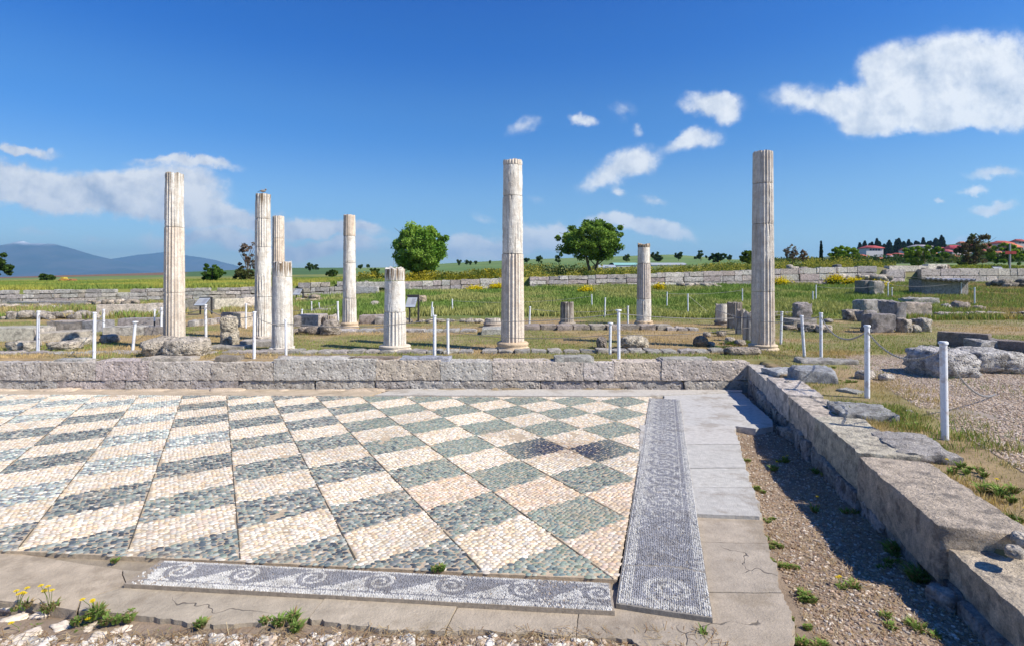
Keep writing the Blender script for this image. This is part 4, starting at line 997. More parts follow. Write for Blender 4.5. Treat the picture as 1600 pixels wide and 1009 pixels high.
near_block('stone_slab',1330,612,(.12,.16,.04),.5,'small flat stone in the weeds right of the corner block',(.46,.43,.38),'slab')
for u,v,s,l in [(1240,592,.07,'small pale rubble stone left of the bluish block'),(1256,607,.05,'tiny rubble stone on the side wall by the bluish block'),(1232,600,.06,'flat pale chip on top of the side wall at the corner'),(1385,593,.10,'low white stone at the edge of the gravel path'),(1352,590,.13,'pale stone where the gravel path begins'),(1585,866,.05,'round grey stone wedged behind the near end of the side wall'),(1597,848,.06,'angular grey stone beside the round one at the near end'),(1420,645,.04,'thin pale stone chip in the weeds')]:
    p=gpt(u,v,0); mb=MB(); add_rock(mb,p+[0,0,s*.35],(s*1.3,s,s*.7),rng.random(),3,.2,.5,(.48,.45,.41)); tag(mb.build('stone',M['rock'],origin=tuple(p)),l,'stone')

# ------------------------------------------------------------------ ruins at the left, far long wall
RC=[(.46,.43,.38),(.42,.39,.35),(.50,.47,.42),(.38,.35,.32),(.47,.42,.35)]
PC=[(.56,.50,.42),(.53,.47,.39),(.58,.53,.45)]
TC=[(.42,.35,.32),(.50,.46,.42),(.54,.50,.44),(.46,.40,.37),(.40,.36,.34)]
def long_wall(name,u0,u1,label,hts,wid,cols,off=0,ragged=0,seed=3,dv=0,gap=.03):
    q=[]
    for u in np.arange(u0,u1+.1,max(30,(u1-u0)/12)):
        y=float(Yw(u))-.45+off; vb=float(interp(u,VB))+2; vt=float(interp(u,VT))+dv
        zt=EYE-(vt-V0)*y/F; zb=EYE-(vb-V0)*y/F
        q.append(((u-800)/F*y,y,zb,zt-zb))
    return ashlar_line(name,q,label,hts,wid,.5,cols,ragged=ragged,seedw=seed,seg=.22,amp=.05,gap=gap)
long_wall('ruined_wall',-160,425,'long ragged grey retaining wall below the yellow green meadow at the left',[.22,.27,.27,.24],.95,RC,ragged=.12,seed=5,dv=1)
long_wall('ruined_wall',425,600,'grey retaining wall with missing stones behind the pale column',[.34,.33,.33],1.1,RC,ragged=.25,seed=8,dv=-3)
long_wall('terrace_wall',600,828,'smooth pinkish terrace wall left of the central column',[.5,.5],1.7,TC,ragged=.0,seed=9)
long_wall('terrace_wall',828,1190,'pale terrace wall below the leafy tree',[.34,.34,.32],2.2,TC,seed=10)
long_wall('terrace_wall',1190,1385,'pale stepped terrace wall right of the tall shaded column',[.32,.36,.32],1.8,TC,seed=11)
long_wall('terrace_wall',1440,1760,'even grey terrace wall at the far right behind the sign',[.55,.45],3.5,[(.46,.41,.37),(.48,.43,.39)],seed=12)
wall_px('low_wall',[(10,472,481),(110,471,481),(198,468,479)],'flat even grey wall course under the ragged wall at the left',[1.0],3.0,.6,[(.40,.38,.34)])
rubble('rubble_wall',0,150,486,499,.8,'heaped dark rubble wall across the left ruins',.42,col=(.40,.37,.33),amp=.3)
wall_px('low_wall',[(150,477,494),(262,474,492)],'pale beige low wall left of the furthest left column',[1.0],2.2,.5,PC)
wall_px('low_wall',[(288,469,484),(335,468,484),(398,464,480)],'pale beige low wall behind the info board at the left',[1.0],2.0,.5,PC)
rubble('rubble_wall',130,215,468,482,.5,'loose brown stones on top of the pale wall at the left',.4,col=(.42,.37,.31),fill=.6)
wall_px('stone_trough',[(72,502,519),(150,502,519)],'long grey stone trough at the left, dark left half',[1.0],1.3,.7,[(.30,.29,.29),(.47,.41,.34)],cat='stone trough')
wall_px('stone_trough',[(183,498,512),(262,497,511)],'upper grey stone trough left of the furthest left column',[1.0],1.4,.6,[(.38,.35,.33)],cat='stone trough')
wall_px('stone_trough',[(160,511,525),(262,510,523)],'lower grey stone trough left of the furthest left column',[1.0],1.2,.6,[(.42,.38,.34)],cat='stone trough')
wall_px('low_wall',[(-60,512,536),(60,514,533)],'pale plastered low wall at the left edge',[1.0],1.8,.8,PC,seedw=5)
wall_px('low_wall',[(58,520,535),(150,516,530)],'pale plastered low wall behind the long low boulder',[1.0],1.4,.7,PC,seedw=6)
wall_px('low_wall',[(345,489,502),(382,488,501)],'short brown wall right of the left info board',[1.0],1.5,.5,[(.36,.30,.25)])
wall_px('low_wall',[(376,490,512),(420,488,508)],'short tan wall behind the column with the bird',[1.0],1.4,.5,[(.50,.43,.33)])
curb('stone_kerb',290,345,511,'curved line of pale kerb stones right of the furthest left column',n=4,h=.2,v2=505,col=(.48,.44,.39))
rubble('rubble_wall',-40,90,474,484,.5,'scattered stones below the ragged wall at the left edge',.4,col=(.42,.38,.33),fill=.5)
rubble('rubble_wall',462,500,460,472,.8,'tumbled brown stones below the wall, behind the thick stub',.42,col=(.44,.38,.30),fill=.6)
block('ledge_block',602,640,444,458,1.2,'pale stepped ledge of the wall behind the plastered stump',Y=40,col=(.48,.44,.40))
block('ledge_block',556,604,441,449,1.2,'long cream stone on the wall behind the pale column',Y=38.5,col=(.60,.55,.46))
block('ledge_block',556,590,448,458,1.2,'grey block under the long cream stone',Y=38.2,col=(.42,.41,.39))
rubble('ruined_wall',1056,1124,441,452,1.0,'low ruined wall of weathered stones in front of the terrace wall',.5,col=(.46,.42,.37))
rubble('ruined_wall',1238,1300,431,443,1.0,'ruined wall stub partly hidden by weeds right of the tall shaded column',.5,col=(.40,.37,.33))
rubble('ruined_wall',1305,1402,428,446,1.2,'broad ruined wall heap with yellow flowers on it',.55,col=(.42,.39,.35))
boulder('boulder',1308,1318,433,444,1.0,'dark squarish stone in the ruined heap with yellow flowers',col=(.2,.2,.2),box=.8)
block('ivy_stump',1351,1369,439,464,1.0,'upright overgrown dark block in the tall grass',col=(.25,.24,.2),amp=.08,cat='ruined pillar')
block('ivy_stump',1366,1382,440,465,1.0,'upright pale lichen block beside the overgrown one',col=(.46,.42,.34),amp=.08,cat='ruined pillar')
long_wall('terrace_wall',1385,1442,'short lower piece of terrace wall left of the dark stone row',[.5,.5],1.6,TC,seed=14,dv=0)
rubble('ruined_wall',1438,1484,417,425,1.0,'row of dark stones on the terrace at the right',.55,col=(.30,.28,.26))
wall_px('low_wall',[(1390,425,433),(1480,425,434)],'cream low wall behind the low shed',[1.0],4,.6,PC)
rubble('ruined_wall',1570,1660,436,452,1.5,'dark ruined stone bank at the right edge',.55,col=(.24,.22,.19),amp=.3)
boulder('boulder',1478,1486,416,424,1.0,'brown upright stone at the end of the dark row on the terrace',col=(.38,.3,.22),box=.5)

# ------------------------------------------------------------------ shed
def shed():
    X0,Y,Z=hit(1445,464); X1=(1513-800)/F*Y; H=(464-434.5)/F*Y; D=1.1
    root=thing('low_shed',((X0+X1)/2,Y,Z),'low concrete shed with a corrugated dark roof in the grass at the right','shed')
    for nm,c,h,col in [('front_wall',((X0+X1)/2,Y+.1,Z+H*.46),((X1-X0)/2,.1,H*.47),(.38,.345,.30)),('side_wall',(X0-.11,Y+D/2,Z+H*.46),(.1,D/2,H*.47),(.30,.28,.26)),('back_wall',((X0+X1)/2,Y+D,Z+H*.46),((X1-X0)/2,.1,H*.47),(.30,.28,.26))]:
        mb=MB(); add_box(mb,c,h,0,.3,.01,.01,col,ns=2); mb.build(nm,M['block'],root)
    mb=MB(); xs_=np.linspace(X0-.3,X1+.1,120); ys_=np.array([Y-.45,Y+D+.2]); X,Yg=np.meshgrid(xs_,ys_); z=Z+H*.95+.05*np.sin(X*20)*.6+(Yg-Y)*.03+.05*np.sin(X*1.3)
    for dz,fl in ((.0,1),(-.10,-1)):
        idx=np.arange(X.size).reshape(X.shape); f=np.stack([idx[:-1,:-1],idx[:-1,1:],idx[1:,1:],idx[1:,:-1]],-1).reshape(-1,4)[:,::fl]
        mb.add(np.stack([X,Yg,z+dz],-1).reshape(-1,3),f,(.36,.36,.38) if dz==0 else (.08,.08,.08))
    a=np.stack([X[0],Yg[0],z[0]],-1); b=a-[0,0,.10]; n=len(a); mb.add(np.vstack([a,b]),[[k+n,k+1+n,k+1,k] for k in range(n-1)],(.07,.07,.07))
    mb.build('corrugated_roof',M['dark'],root)
shed()
# ------------------------------------------------------------------ info boards
def board(u0,u1,vt,vb,label,right=True,left=False,flip=1):
    X0,Y,Z=hit((u0+u1)/2,vb); w=(u1-u0)/F*Y; H=(vb-vt)/F*Y; xc=((u0+u1)/2-800)/F*Y
    root=thing('info_board',(xc,Y,Z),label,'information board','information boards')
    mb=MB(); add_box(mb,(xc+w/2,Y+.25,Z+H/2),(.035,.035,H/2),0,.5,.004,0,(.045,.045,.045))
    add_box(mb,(xc-w/2+.12,Y+.1,Z+H*.32),(.03,.03,H*.32),0,.5,.004,0,(.045,.045,.045))
    add_box(mb,(xc,Y+.25,Z+H-.04),(w/2,.035,.04),0,.5,.004,0,(.045,.045,.045)); mb.build('frame',M['dark'],root)
    # tilted panel with a printed face
    pm_=MB(); hw=w/2-.03; hd=.34; ct,st_=math.cos(R(33)),math.sin(R(33))
    def pt(a,b,c): return (xc+a,Y+.02+b*ct-c*st_,Z+H*.74+b*st_+c*ct)
    def quad(mb,a0,a1,b0,b1,c,col): mb.add([pt(a0,b0,c),pt(a1,b0,c),pt(a1,b1,c),pt(a0,b1,c)],[[0,1,2,3]],col)
    quad(pm_,-hw,hw,-hd,hd,.0,(.10,.10,.10)); quad(pm_,-hw,hw,-hd,hd,.03,(.30,.33,.37))
    V=[pt(a,b,c) for c in (0,.03) for a,b in ((-hw,-hd),(hw,-hd),(hw,hd),(-hw,hd))]; pm_.add(V,[[0,1,5,4],[1,2,6,5],[2,3,7,6],[3,0,4,7]],(.06,.06,.06))
    pan=pm_.build('panel',M['plain'],root)
    pr_=MB()
    quad(pr_,-hw*.85,-hw*.1,-hd*.6,hd*.55,.034,(.30,.31,.32))
    for r_ in range(7): quad(pr_,hw*.02,hw*(.85-.1*(r_%3)),hd*(.5-.16*r_)-.02,hd*(.5-.16*r_)+.012,.034,(.22,.22,.24))
    o=pr_.build('printed_text',M['plain'],pan,origin=(0,0,0)); o.location=-np.array(root['_o'])
board(307,326,464.5,492,'dark framed information board with a tilted grey panel, behind the left column')
board(459,471,452,470,'small far information board behind the thick eroded stub')
board(634,652,461,506,'dark framed information board half hidden by the plastered stump')
board(1553,1568,421,439,'far information board in front of the terrace wall at the right')
# red arrow sign
X,Y,Z=hit(1578,436); rs_=thing('direction_sign',(X,Y,Z),'small red double sign on a grey pole above the terrace wall at the right','sign')
mb=MB(); tube(mb,[(X,Y,Z),(X,Y,Z+1.5),(X,Y,Z+(436-396)/F*Y)],.07,(.35,.35,.34),10); mb.build('pole',M['metal'],rs_)
for sx_,nm in ((-1,'sign_plate'),(1,'sign_plate')):
    mb=MB(); add_box(mb,(X+sx_*.24*Y/45,Y-.08,EYE+(437-395.2)/F*Y),(.22*Y/45,.015,.12*Y/45),0,.2,.004,0,(.32,.05,.045)); mb.build(nm,M['plain'],rs_)

# ------------------------------------------------------------------ vegetation
def leaf_cards(mb,C,size,col,jit=.3,up=.3,n=None,asp=.6):
    """C: (N,3) centres; random quads"""
    N=len(C); d=rng.normal(size=(N,3)); d/=np.linalg.norm(d,axis=1,keepdims=True); e=rng.normal(size=(N,3)); e-= (e*d).sum(1,keepdims=True)*d; e/=np.linalg.norm(e,axis=1,keepdims=True)
    s=(size*(.7+rng.random(N)*.6))[:,None] if np.ndim(size)==0 else size[:,None]
    V=np.stack([C-d*s,C-e*s*asp+d*s*.1,C+d*s,C+e*s*asp+d*s*.1],1).reshape(-1,3)
    col=np.asarray(col); c=col if col.ndim==2 else np.tile(col,(N,1)); c=c*(1+(rng.random((N,1))-.5)*2*jit)
    mb.add(V,np.arange(N*4).reshape(N,4),np.repeat(c,4,axis=0))
def tree(name,u,vb,vtop,width,label,Y=None,leafc=(.05,.10,.02),leaf2=(.10,.15,.03),nleaf=9000,ls=.12,trunks=1,crown=None,depth=None,sparse=0,group=None,cat='tree',trunk_h=.18,rtr=.14,Z=None,twigs=True,barkc=(.12,.09,.06),shape='round',nblob=60,leafm='leaf'):
    if Y is None: X,Y,Z=hit(u,vb,y0=11)
    else:
        X=(u-800)/F*Y
        if Z is None: Z=float(ground(np.array([X]),np.array([Y]))[0])
    H=(vb-vtop)/F*Y; Wd=width/F*Y; root=thing(name,(X,Y,Z),label,cat,group)
    rs=np.random.default_rng(int(u*7+vb)); Z0=EYE-(vb-V0)/F*Y; Z=min(Z,Z0) if abs(Z-Z0)<3 else Z; H=EYE+(V0-vtop)/F*Y-Z
    # trunk and limbs
    tb=MB(); ends=[]
    nl=6 if H>2 else 4
    for tk in range(trunks):
        a0=rs.random()*6.28; bx_=(tk-(trunks-1)/2)*Wd*.035; top=np.array((X+bx_*5+(rs.random()-.5)*Wd*.08,Y,Z+H*(.45)))
        b=np.array((X+bx_,Y,Z-.05)); mid=b*.5+top*.5+np.array(((rs.random()-.5)*.06*Wd,0,0)); tube(tb,[b,b*.6+mid*.4,mid,top],[rtr*H/5,rtr*H/6,rtr*H/7.5,rtr*H/12],barkc,8)
        for k in range(nl*2):
            t=.35+.65*rs.random(); st_=mid*(1-t)+top*t if t>.5 else b*(1-t)+mid*t+(mid-b)*.3; aa=rs.random()*6.28; rr_=(.28+.2*rs.random())
            e=np.array((X+math.cos(aa)*Wd*rr_,Y+math.sin(aa)*Wd*rr_*.9,Z+H*(.45+.45*rs.random()))); m=st_*.5+e*.5+np.array((0,0,.06*H*rs.random()))
            tube(tb,[st_,m,e],[rtr*H/14,rtr*H/24,rtr*H/60],barkc,5); ends.append(e); ends.append(m*.3+e*.7)
    tb.build('trunk',M['bark'],root)
    # crown of leaf clumps
    cb=MB(); zc=Z+H*(trunk_h+(1-trunk_h)/2); hz=H*(1-trunk_h)/2
    if shape=='cypress': 
        t=rs.random(nleaf); ang=rs.random(nleaf)*6.28; r=(Wd/2)*np.sin(np.pi*np.clip(t*.92+.06,0,1))**.7*(1-.45*t)*(.5+.5*rs.random(nleaf)**.4)*(1+.25*np.sin(t*25+u)*rs.random(nleaf))
        C=np.c_[X+np.cos(ang)*r,Y+np.sin(ang)*r,Z+H*t]
    else:
        bl=[];
        for k in range(nblob):
            d=rs.normal(size=3); d/=np.linalg.norm(d); rad=(.62+.3*rs.random()) if k>nblob*.25 else rs.random()*.6
            if shape=='umbrella' and d[2]<-.25: d[2]=-.25-.2*rs.random()
            w=1.0-.15*max(0,-d[2])
            rad*=(.82+.36*float(vn((d*1.5+u)[None],1.3,3)[0])); bl.append((X+d[0]*Wd/2*rad*w,Y+d[1]*Wd/2*rad*w*.9,zc+d[2]*hz*rad*.98,(.09+.14*rs.random())))
        bl=np.array(bl); pk=rs.integers(0,nblob,nleaf); dd=rs.normal(size=(nleaf,3)); dd/=np.linalg.norm(dd,axis=1,keepdims=True); rr_=rs.random(nleaf)**(.45)
        q=bl[pk,3]*min(Wd,H)*.55
        C=bl[pk,:3]+dd*(q*rr_)[:,None]*np.array((1,1,.8))
        if sparse: 
            keep=fbm(C,2.2/max(ls*6,.3),3,u)>sparse; C=C[keep]; pk=pk[keep]
    C=C[C[:,2]>Z+H*.02]
    k=sst(fbm(C,1.2/max(Wd,.5)*3,3,u+5),.35,.65)
    leaf_cards(cb,C,ls*(.82 if nleaf>5000 else 1),lerp(leafc,leaf2,k),.35)
    cb.build('crown',M[leafm],root,smooth=False)
    return root
T1=tree('leafy_tree',657,429,346,92,'dense bright green round tree left of the central column',Y=50,leafc=(.12,.23,.035),leaf2=(.27,.40,.08),nleaf=36000,ls=.13,trunk_h=.03,nblob=190)
T2=tree('spreading_tree',926,425,343,116,'spreading dark green tree with two bare trunks right of the central column',Y=50,leafc=(.08,.15,.03),leaf2=(.19,.29,.06),nleaf=30000,ls=.13,trunks=2,trunk_h=.17,nblob=170,rtr=.16)
tree('cut_off_tree',-16,432,387,64,'round green tree half cut by the left edge',Y=60,leafc=(.05,.09,.02),leaf2=(.12,.16,.035),nleaf=9000,ls=.18,nblob=50,trunk_h=.02)
tree('green_bush',330,436,411,44,'bright green rounded bush on the meadow between the two left columns',Y=55,leafc=(.05,.11,.02),leaf2=(.10,.18,.03),nleaf=6000,ls=.13,trunk_h=0,cat='bush')
tree('bare_tree',388,435,372,36,'bare brown tree just left of the column with the bird',Y=60,leafc=(.14,.10,.08),leaf2=(.20,.15,.12),nleaf=2600,ls=.10,sparse=.42,trunk_h=.02,nblob=40)
tree('brown_bush',383,436,417,40,'brown and green scrub at the foot of the bare tree',Y=58,leafc=(.10,.10,.04),leaf2=(.12,.14,.04),nleaf=2500,ls=.14,trunk_h=0,cat='bush')
for i,(u,vb,vt,w,l) in enumerate([(1320,411,383,56,'wide bright green bush group below the cypress row'),(1445,413,379,66,'large dense green bush hiding the middle of the town'),(1577,413,381,62,'large green bush behind the red sign')]):
    tree('green_bush',u,vb,vt,w,l,Y=75,leafc=(.09,.18,.03),leaf2=(.24,.34,.05),nleaf=13000,ls=.15,trunk_h=0,cat='bush',nblob=60)
tree('brown_tree',1524,413,364,58,'tall brown half bare tree in front of the red roofs',Y=72,leafc=(.13,.10,.07),leaf2=(.10,.12,.05),nleaf=7500,ls=.16,sparse=.40,trunk_h=0,nblob=60)
tree('bare_bush',1238,408,382,26,'bare grey brown bush with upright twigs right of the tall shaded column',Y=72,leafc=(.14,.11,.10),leaf2=(.2,.16,.14),nleaf=1500,ls=.12,sparse=.42,trunk_h=0,cat='bush')
tree('bare_bush',1255,408,387,16,'smaller reddish bare bush beside the grey one',Y=72,leafc=(.17,.11,.09),leaf2=(.2,.14,.12),nleaf=1000,ls=.12,sparse=.4,trunk_h=0,cat='bush')
tree('green_bush',1168,410,391,26,'yellow green bush behind the left edge of the tall shaded column',Y=75,leafc=(.08,.13,.02),leaf2=(.16,.20,.03),nleaf=2500,ls=.15,trunk_h=0,cat='bush')
tree('green_bush',1120,408,394,31,'dark round bush on the hill crest left of the tall shaded column',Y=140,leafc=(.03,.065,.02),leaf2=(.05,.09,.03),nleaf=2500,ls=.3,trunk_h=0,cat='bush')
far_t=[(484,419,411,14,'low dark tree clump on the horizon between columns'),(494,419,414,10,'smaller tree right of the horizon clump'),(575,418,412,6,'tiny horizon tree left of the plastered stump'),(563,420,413,9,'small shrub on the brown field edge'),
 (718,411,405,9,'far small tree leftmost on the green hill'),(729,411,406,7,'second far small tree on the green hill'),(735,411,407,5,'third tiny tree on the green hill'),(743,411,406,5,'fourth tiny tree on the green hill'),(766,410,407,4,'lone tiny tree near the central column'),
 (823,408,401,9,'small round tree right beside the central column'),(842,408,399,12,'round tree on the hill left of the spreading tree'),(873,410,394,13,'dark tree partly behind the left of the spreading tree'),
 (1024,404,392,18,'dark double tree right of the middle height column'),(1031,414,398,14,'lower green bush right of the middle height column'),(1060,402,391,13,'round dark tree on the hill crest'),(1095,404,391,13,'flat bottomed umbrella tree on the hill crest'),(1087,404,401,6,'tiny bush left of the umbrella tree'),(980,408,396,14,'dark tree behind the right of the spreading tree'),
 (120,430,424,0,''),(148,437,431,11,'tiny round bush on the left meadow'),(1140,405,399,9,'small bush on the hill near the tall shaded column')]
for u,vb,vt,w,l in far_t:
    if w: tree('distant_tree',u,vb,vt,w,l,Y=150 if w>11 else 190,leafc=(.05,.09,.035),leaf2=(.09,.14,.05),nleaf=1100,ls=.32 if w>7 else .24,trunk_h=.08,nblob=14,group='small trees on the far fields')
# small bushes at the meadow
for u,vb,vt,w,l in [(68,438,428,14,'dark green bush on the left meadow near the yellow machine'),(80,438,430,11,'second dark bush touching the yellow machine'),(519,432,421,20,'green bush on the field left of the pale column'),(587,434,418,16,'thin shrub on the field right of the pale column'),(1507,424,404,22,'bright green round shrub before the brown tree')]:
    tree('green_bush',u,vb,vt,w,l,Y=75,leafc=(.04,.08,.02),leaf2=(.09,.14,.03),nleaf=1500,ls=.16,trunk_h=0,cat='bush',nblob=25)
# cypress row
cyp=[(1283,388,377,5)]+[(1345+i*6.1+(i*37%5-2)*.8,396-(i*.35),[379,376,380,378,372,377,381,375,383,374,372,377,374,379,376,378,371,377,376,372,374,370,377][i%23]+1,8.5+(i*13%4)) for i in range(22)]+[(1471,386,368.5,9)]
for i,(u,vb,vt,w) in enumerate(cyp):
    O_='first second third fourth fifth sixth seventh eighth ninth tenth eleventh twelfth thirteenth fourteenth fifteenth sixteenth seventeenth eighteenth nineteenth twentieth'.split()+['last but one']*9
    l='dark cypress, '+O_[i-1]+' from the left in the long ridge row' if i<=20 else ('dark cypress, third from the right end of the ridge row' if i==21 else 'dark cypress just left of the tallest pointed one on the ridge')
    if i==0:l='lone small dark conifer right of the tall shaded column'
    if i==len(cyp)-1:l='tallest pointed cypress at the right end of the row'
    tree('cypress_tree',u,vb,vt,w,l,Y=330 if i else 120,leafc=(.012,.025,.015),leaf2=(.02,.04,.02),nleaf=1300,ls=.55 if i else .2,trunk_h=0,shape='cypress',group='cypress trees on the ridge',rtr=.1)
# ------------------------------------------------------------------ town
def house(u0,u1,veave,vridge,vb,Y,label,wall=(.62,.60,.56),roof=(.42,.10,.07),nwin=2,hip=.5):
    X0=(u0-800)/F*Y;X1=(u1-800)/F*Y; z=lambda v:EYE-(v-V0)*Y/F; D=(X1-X0)*.7; zb=z(vb)-2; ze=z(veave); zr=z(vridge); rt=thing('house',((X0+X1)/2,Y,zb),label,'house','houses of the town')
    mb=MB(); add_box(mb,((X0+X1)/2,Y+D/2,(zb+ze)/2),((X1-X0)/2*.92,D/2*.92,(ze-zb)/2),0,4,.02,0,wall); mb.build('wall',M['plain'],rt)
    rb=MB(); hx=(X1-X0)*hip/2; V=[(X0,Y-.3,ze),(X1,Y-.3,ze),(X1,Y+D,ze),(X0,Y+D,ze),(X0+hx,Y+D/2,zr),(X1-hx,Y+D/2,zr),(X0,Y-.3,ze-.25),(X1,Y-.3,ze-.25),(X1,Y+D,ze-.25),(X0,Y+D,ze-.25)]
    rb.add(V,[[0,1,5,4],[2,3,4,5],[6,7,1,0],[7,8,2,1],[8,9,3,2],[9,6,0,3]],roof); rb.add(V,[[1,2,5],[3,0,4]],roof); ro=rb.build('roof',M['roof'],rt)
    for k in range(nwin):
        wx=X0+(X1-X0)*(.2+.6*(k+.5)/nwin); h=min(1.3,(ze-z(vb))*.35); mb=MB(); add_box(mb,(wx,Y+D/2-D/2*.92-.03,ze-.5-h/2),(.55,.04,h/2),0,2,.005,0,(.06,.07,.09)); mb.build('window',M['plain'],rt)
    return rt
OR=(.46,.17,.09); RD=(.38,.07,.07)
for a in [(1353,1382,387.5,383.5,396,290,'large white house with a broad red hipped roof below the cypress row',(.55,.54,.54),RD,4),
 (1340,1354,399.5,397.5,404,250,'small white house with an orange roof left of the town'),
 (1368,1400,409,402.5,415,200,'low wide orange tiled roof directly behind the terrace wall',(.5,.45,.4),OR),
 (1391,1408,402,399.5,412,240,'bluish white tall house beside the low orange roof',(.50,.54,.62),(.42,.36,.36)),
 (1386,1396,399,397,404,270,'tiny white house between the big hipped roof and the bluish house'),
 (1404,1414,402,400,408,265,'small pinkish house left of the large dense bush',(.5,.36,.34)),
 (1430,1458,385,382.3,394,280,'long grey roofed house behind the large dense bush',(.5,.48,.48),(.36,.33,.36)),
 (1469,1481,389,386.5,394,270,'white cube house with a thin red roof right of the tallest cypress',(.68,.68,.66)),
 (1484,1512,389,383,396,255,'wide crimson roof partly behind the brown tree',(.5,.42,.4),(.40,.05,.07)),
 (1477,1490,393,390,402,235,'blue grey house under the crimson roof',(.38,.42,.5),(.40,.10,.12)),
 (1476,1494,402,398,410,215,'low red roofed house near the terrace, right of the dense bush',(.45,.45,.5),(.42,.11,.08)),
 (1536,1552,385,381,392,260,'red roof right of the brown tree top',(.55,.45,.42)),
 (1559,1585,380,376,388,260,'broad red roofed house high at the right',(.45,.42,.42),(.42,.09,.06)),
 (1573,1598,386,379.5,394,230,'large bright orange roof at the right edge',(.5,.3,.22),(.55,.17,.09)),
 (1540,1556,395,391,404,225,'terracotta house low behind the brown tree, right side',(.50,.30,.22),(.42,.16,.10)),
 (1500,1512,380,377.5,386,290,'tiny far red roof at the top of the brown tree',(.6,.5,.4),OR),
 (1398,1412,397,395.5,402,275,'small white walled house right of the big hipped roof'),
 (1410,1424,391,388,398,285,'small house with a brick red roof left of the long grey roofed one',(.6,.56,.5)),
 (1455,1468,397,394,405,235,'cream house with orange roof between dense bush and tall cypress',(.62,.56,.46),OR),
 (1488,1500,401,398,409,212,'pinkish low house beside the red roofed one near the terrace',(.55,.40,.36),(.44,.14,.10)),
 (1512,1526,384,381,391,275,'narrow red roof half hidden by the brown tree crown',(.58,.5,.45)),
 (1546,1562,389,385.5,396,250,'mid sized house with dull red roof left of the bright orange one',(.62,.58,.52),(.36,.10,.08)),
 (1556,1572,396,392.5,404,222,'house with terracotta roof directly above the second dense bush',(.60,.52,.44),OR),
 (1588,1606,377,373.5,384,280,'house with a dark red roof highest at the right edge',(.5,.46,.44),(.34,.08,.07)),
 (1526,1540,391,388,399,240,'small white house low between the brown tree and the sign',(.66,.64,.60))]:
    house(*a)
# scrub of the town hillside
def leaf_field(name,n,us_,ys_,h,size,cols,label,cat='bushes',cl=.5,thr=.4,kind='stuff',hp=1.0,seed=3,leafm='leaf',sc=.25):
    u=us_[0]+(us_[1]-us_[0])*rng.random(n); y=ys_[0]*(ys_[1]/ys_[0])**rng.random(n) if not callable(ys_[0]) else ys_[0](u)+(ys_[1]-0)*rng.random(n)
    X=(u-800)/F*y; k=n2(X,y,sc,3,seed); keep=k>thr; X,y,u,k=X[keep],y[keep],u[keep],k[keep]
    hh=h*sst(k,thr,thr+.22)*(.25+1.3*sst(n2(X*1.0,y*.4,.22,3,seed+8),.32,.66)); z=ground(X,y)+hh*rng.random(len(X))**hp
    C=np.c_[X,y,z]; mb=MB(); q=sst(n2(X,y,sc*2.2,3,seed+4),.4,.6); leaf_cards(mb,C,size,lerp(cols[0],cols[1],q),.35)
    o=mb.build(name,M[leafm],smooth=False); return tag(o,label,cat,kind=kind)
leaf_field('hillside_bushes',22000,(1210,1720),(115,330),1.3,.42,((.03,.06,.02),(.08,.10,.035)),'mixed dark green bushes and scrub filling the town hillside',thr=.5,sc=.06)
leaf_field('terrace_scrub',62000,(800,1400),(lambda u:Yw(u)+1.0,16),.75,.075,((.10,.14,.04),(.36,.32,.07)),'yellow flowering scrub along the top of the terrace wall',thr=.40,sc=.8,cl=.5)
leaf_field('terrace_scrub',20000,(1330,1720),(lambda u:Yw(u)+1.2,18),.22,.07,((.10,.15,.03),(.26,.27,.06)),'green scrub on the terrace in front of the town',thr=.36,sc=.3)
leaf_field('meadow_flowers',26000,(560,800),(lambda u:Yw(u)+1,22),.55,.08,((.10,.13,.03),(.34,.28,.03)),'yellow flowering weeds above the wall left of the central column',thr=.36,sc=.25)
# yellow machine
X,Y,Z=hit(105,437.5,y0=45); Y=62;X=(105-800)/F*Y;Z=float(ground(np.array([X]),np.array([Y]))[0]); rt=thing('yellow_machine',(X,Y,Z),'small yellow and orange farm machine half hidden in the left meadow','machine')
for nm,c,h,cl_ in [('body',(0,0,.15),(.55,.5,.13),(.42,.22,.05)),('cabin',(-.35,0,.38),(.2,.3,.12),(.45,.38,.06)),('bucket',(.65,0,.12),(.18,.4,.14),(.35,.14,.06))]:
    mb=MB(); add_box(mb,(X+c[0],Y+c[1],Z+c[2]+.15),h,0,.2,.06,0,cl_); mb.build(nm,M['plain'],rt)
for dx in (-.5,.5):
    mb=MB(); an=np.linspace(0,1,2); tube(mb,[(X+dx,Y-.55,Z+.1),(X+dx,Y-.3,Z+.1)],.2,(.03,.03,.03),14); mb.build('wheel',M['dark'],rt)
# greenhouses
for (u0,u1,vt,vb,Y,c,l) in [(934,962,414.5,422,95,(.30,.34,.40),'pale bluish plastic greenhouse behind the spreading tree'),(960,996,411,420,110,(.22,.42,.40),'long greenhouse with a turquoise roof left of the middle height column'),(1018,1072,411,416,110,(.30,.33,.36),'long pale greenhouse right of the middle height column')]:
    X0=(u0-800)/F*Y;X1=(u1-800)/F*Y;zt=EYE-(vt-V0)*Y/F;zb=EYE-(vb-V0)*Y/F-1.5; rt=thing('greenhouse',((X0+X1)/2,Y,zb),l,'greenhouse'); D=6
    mb=MB(); add_box(mb,((X0+X1)/2,Y+D/2,(zb+zt)/2-.2),((X1-X0)/2,D/2,(zt-zb)/2-.2),0,3,.02,0,(.50,.52,.56)); mb.build('wall',M['plain'],rt)
    mb=MB(); an=np.linspace(0,np.pi,9); P=np.array([[(x,Y+D/2-math.cos(q)*(D/2+.1),zt-.45+math.sin(q)*.55) for q in an] for x in (X0-.1,X1+.1)]).reshape(-1,3)
    mb.add(P,[[k,k+9,k+10,k+1] for k in range(8)],c); mb.build('roof',M['plain'],rt)
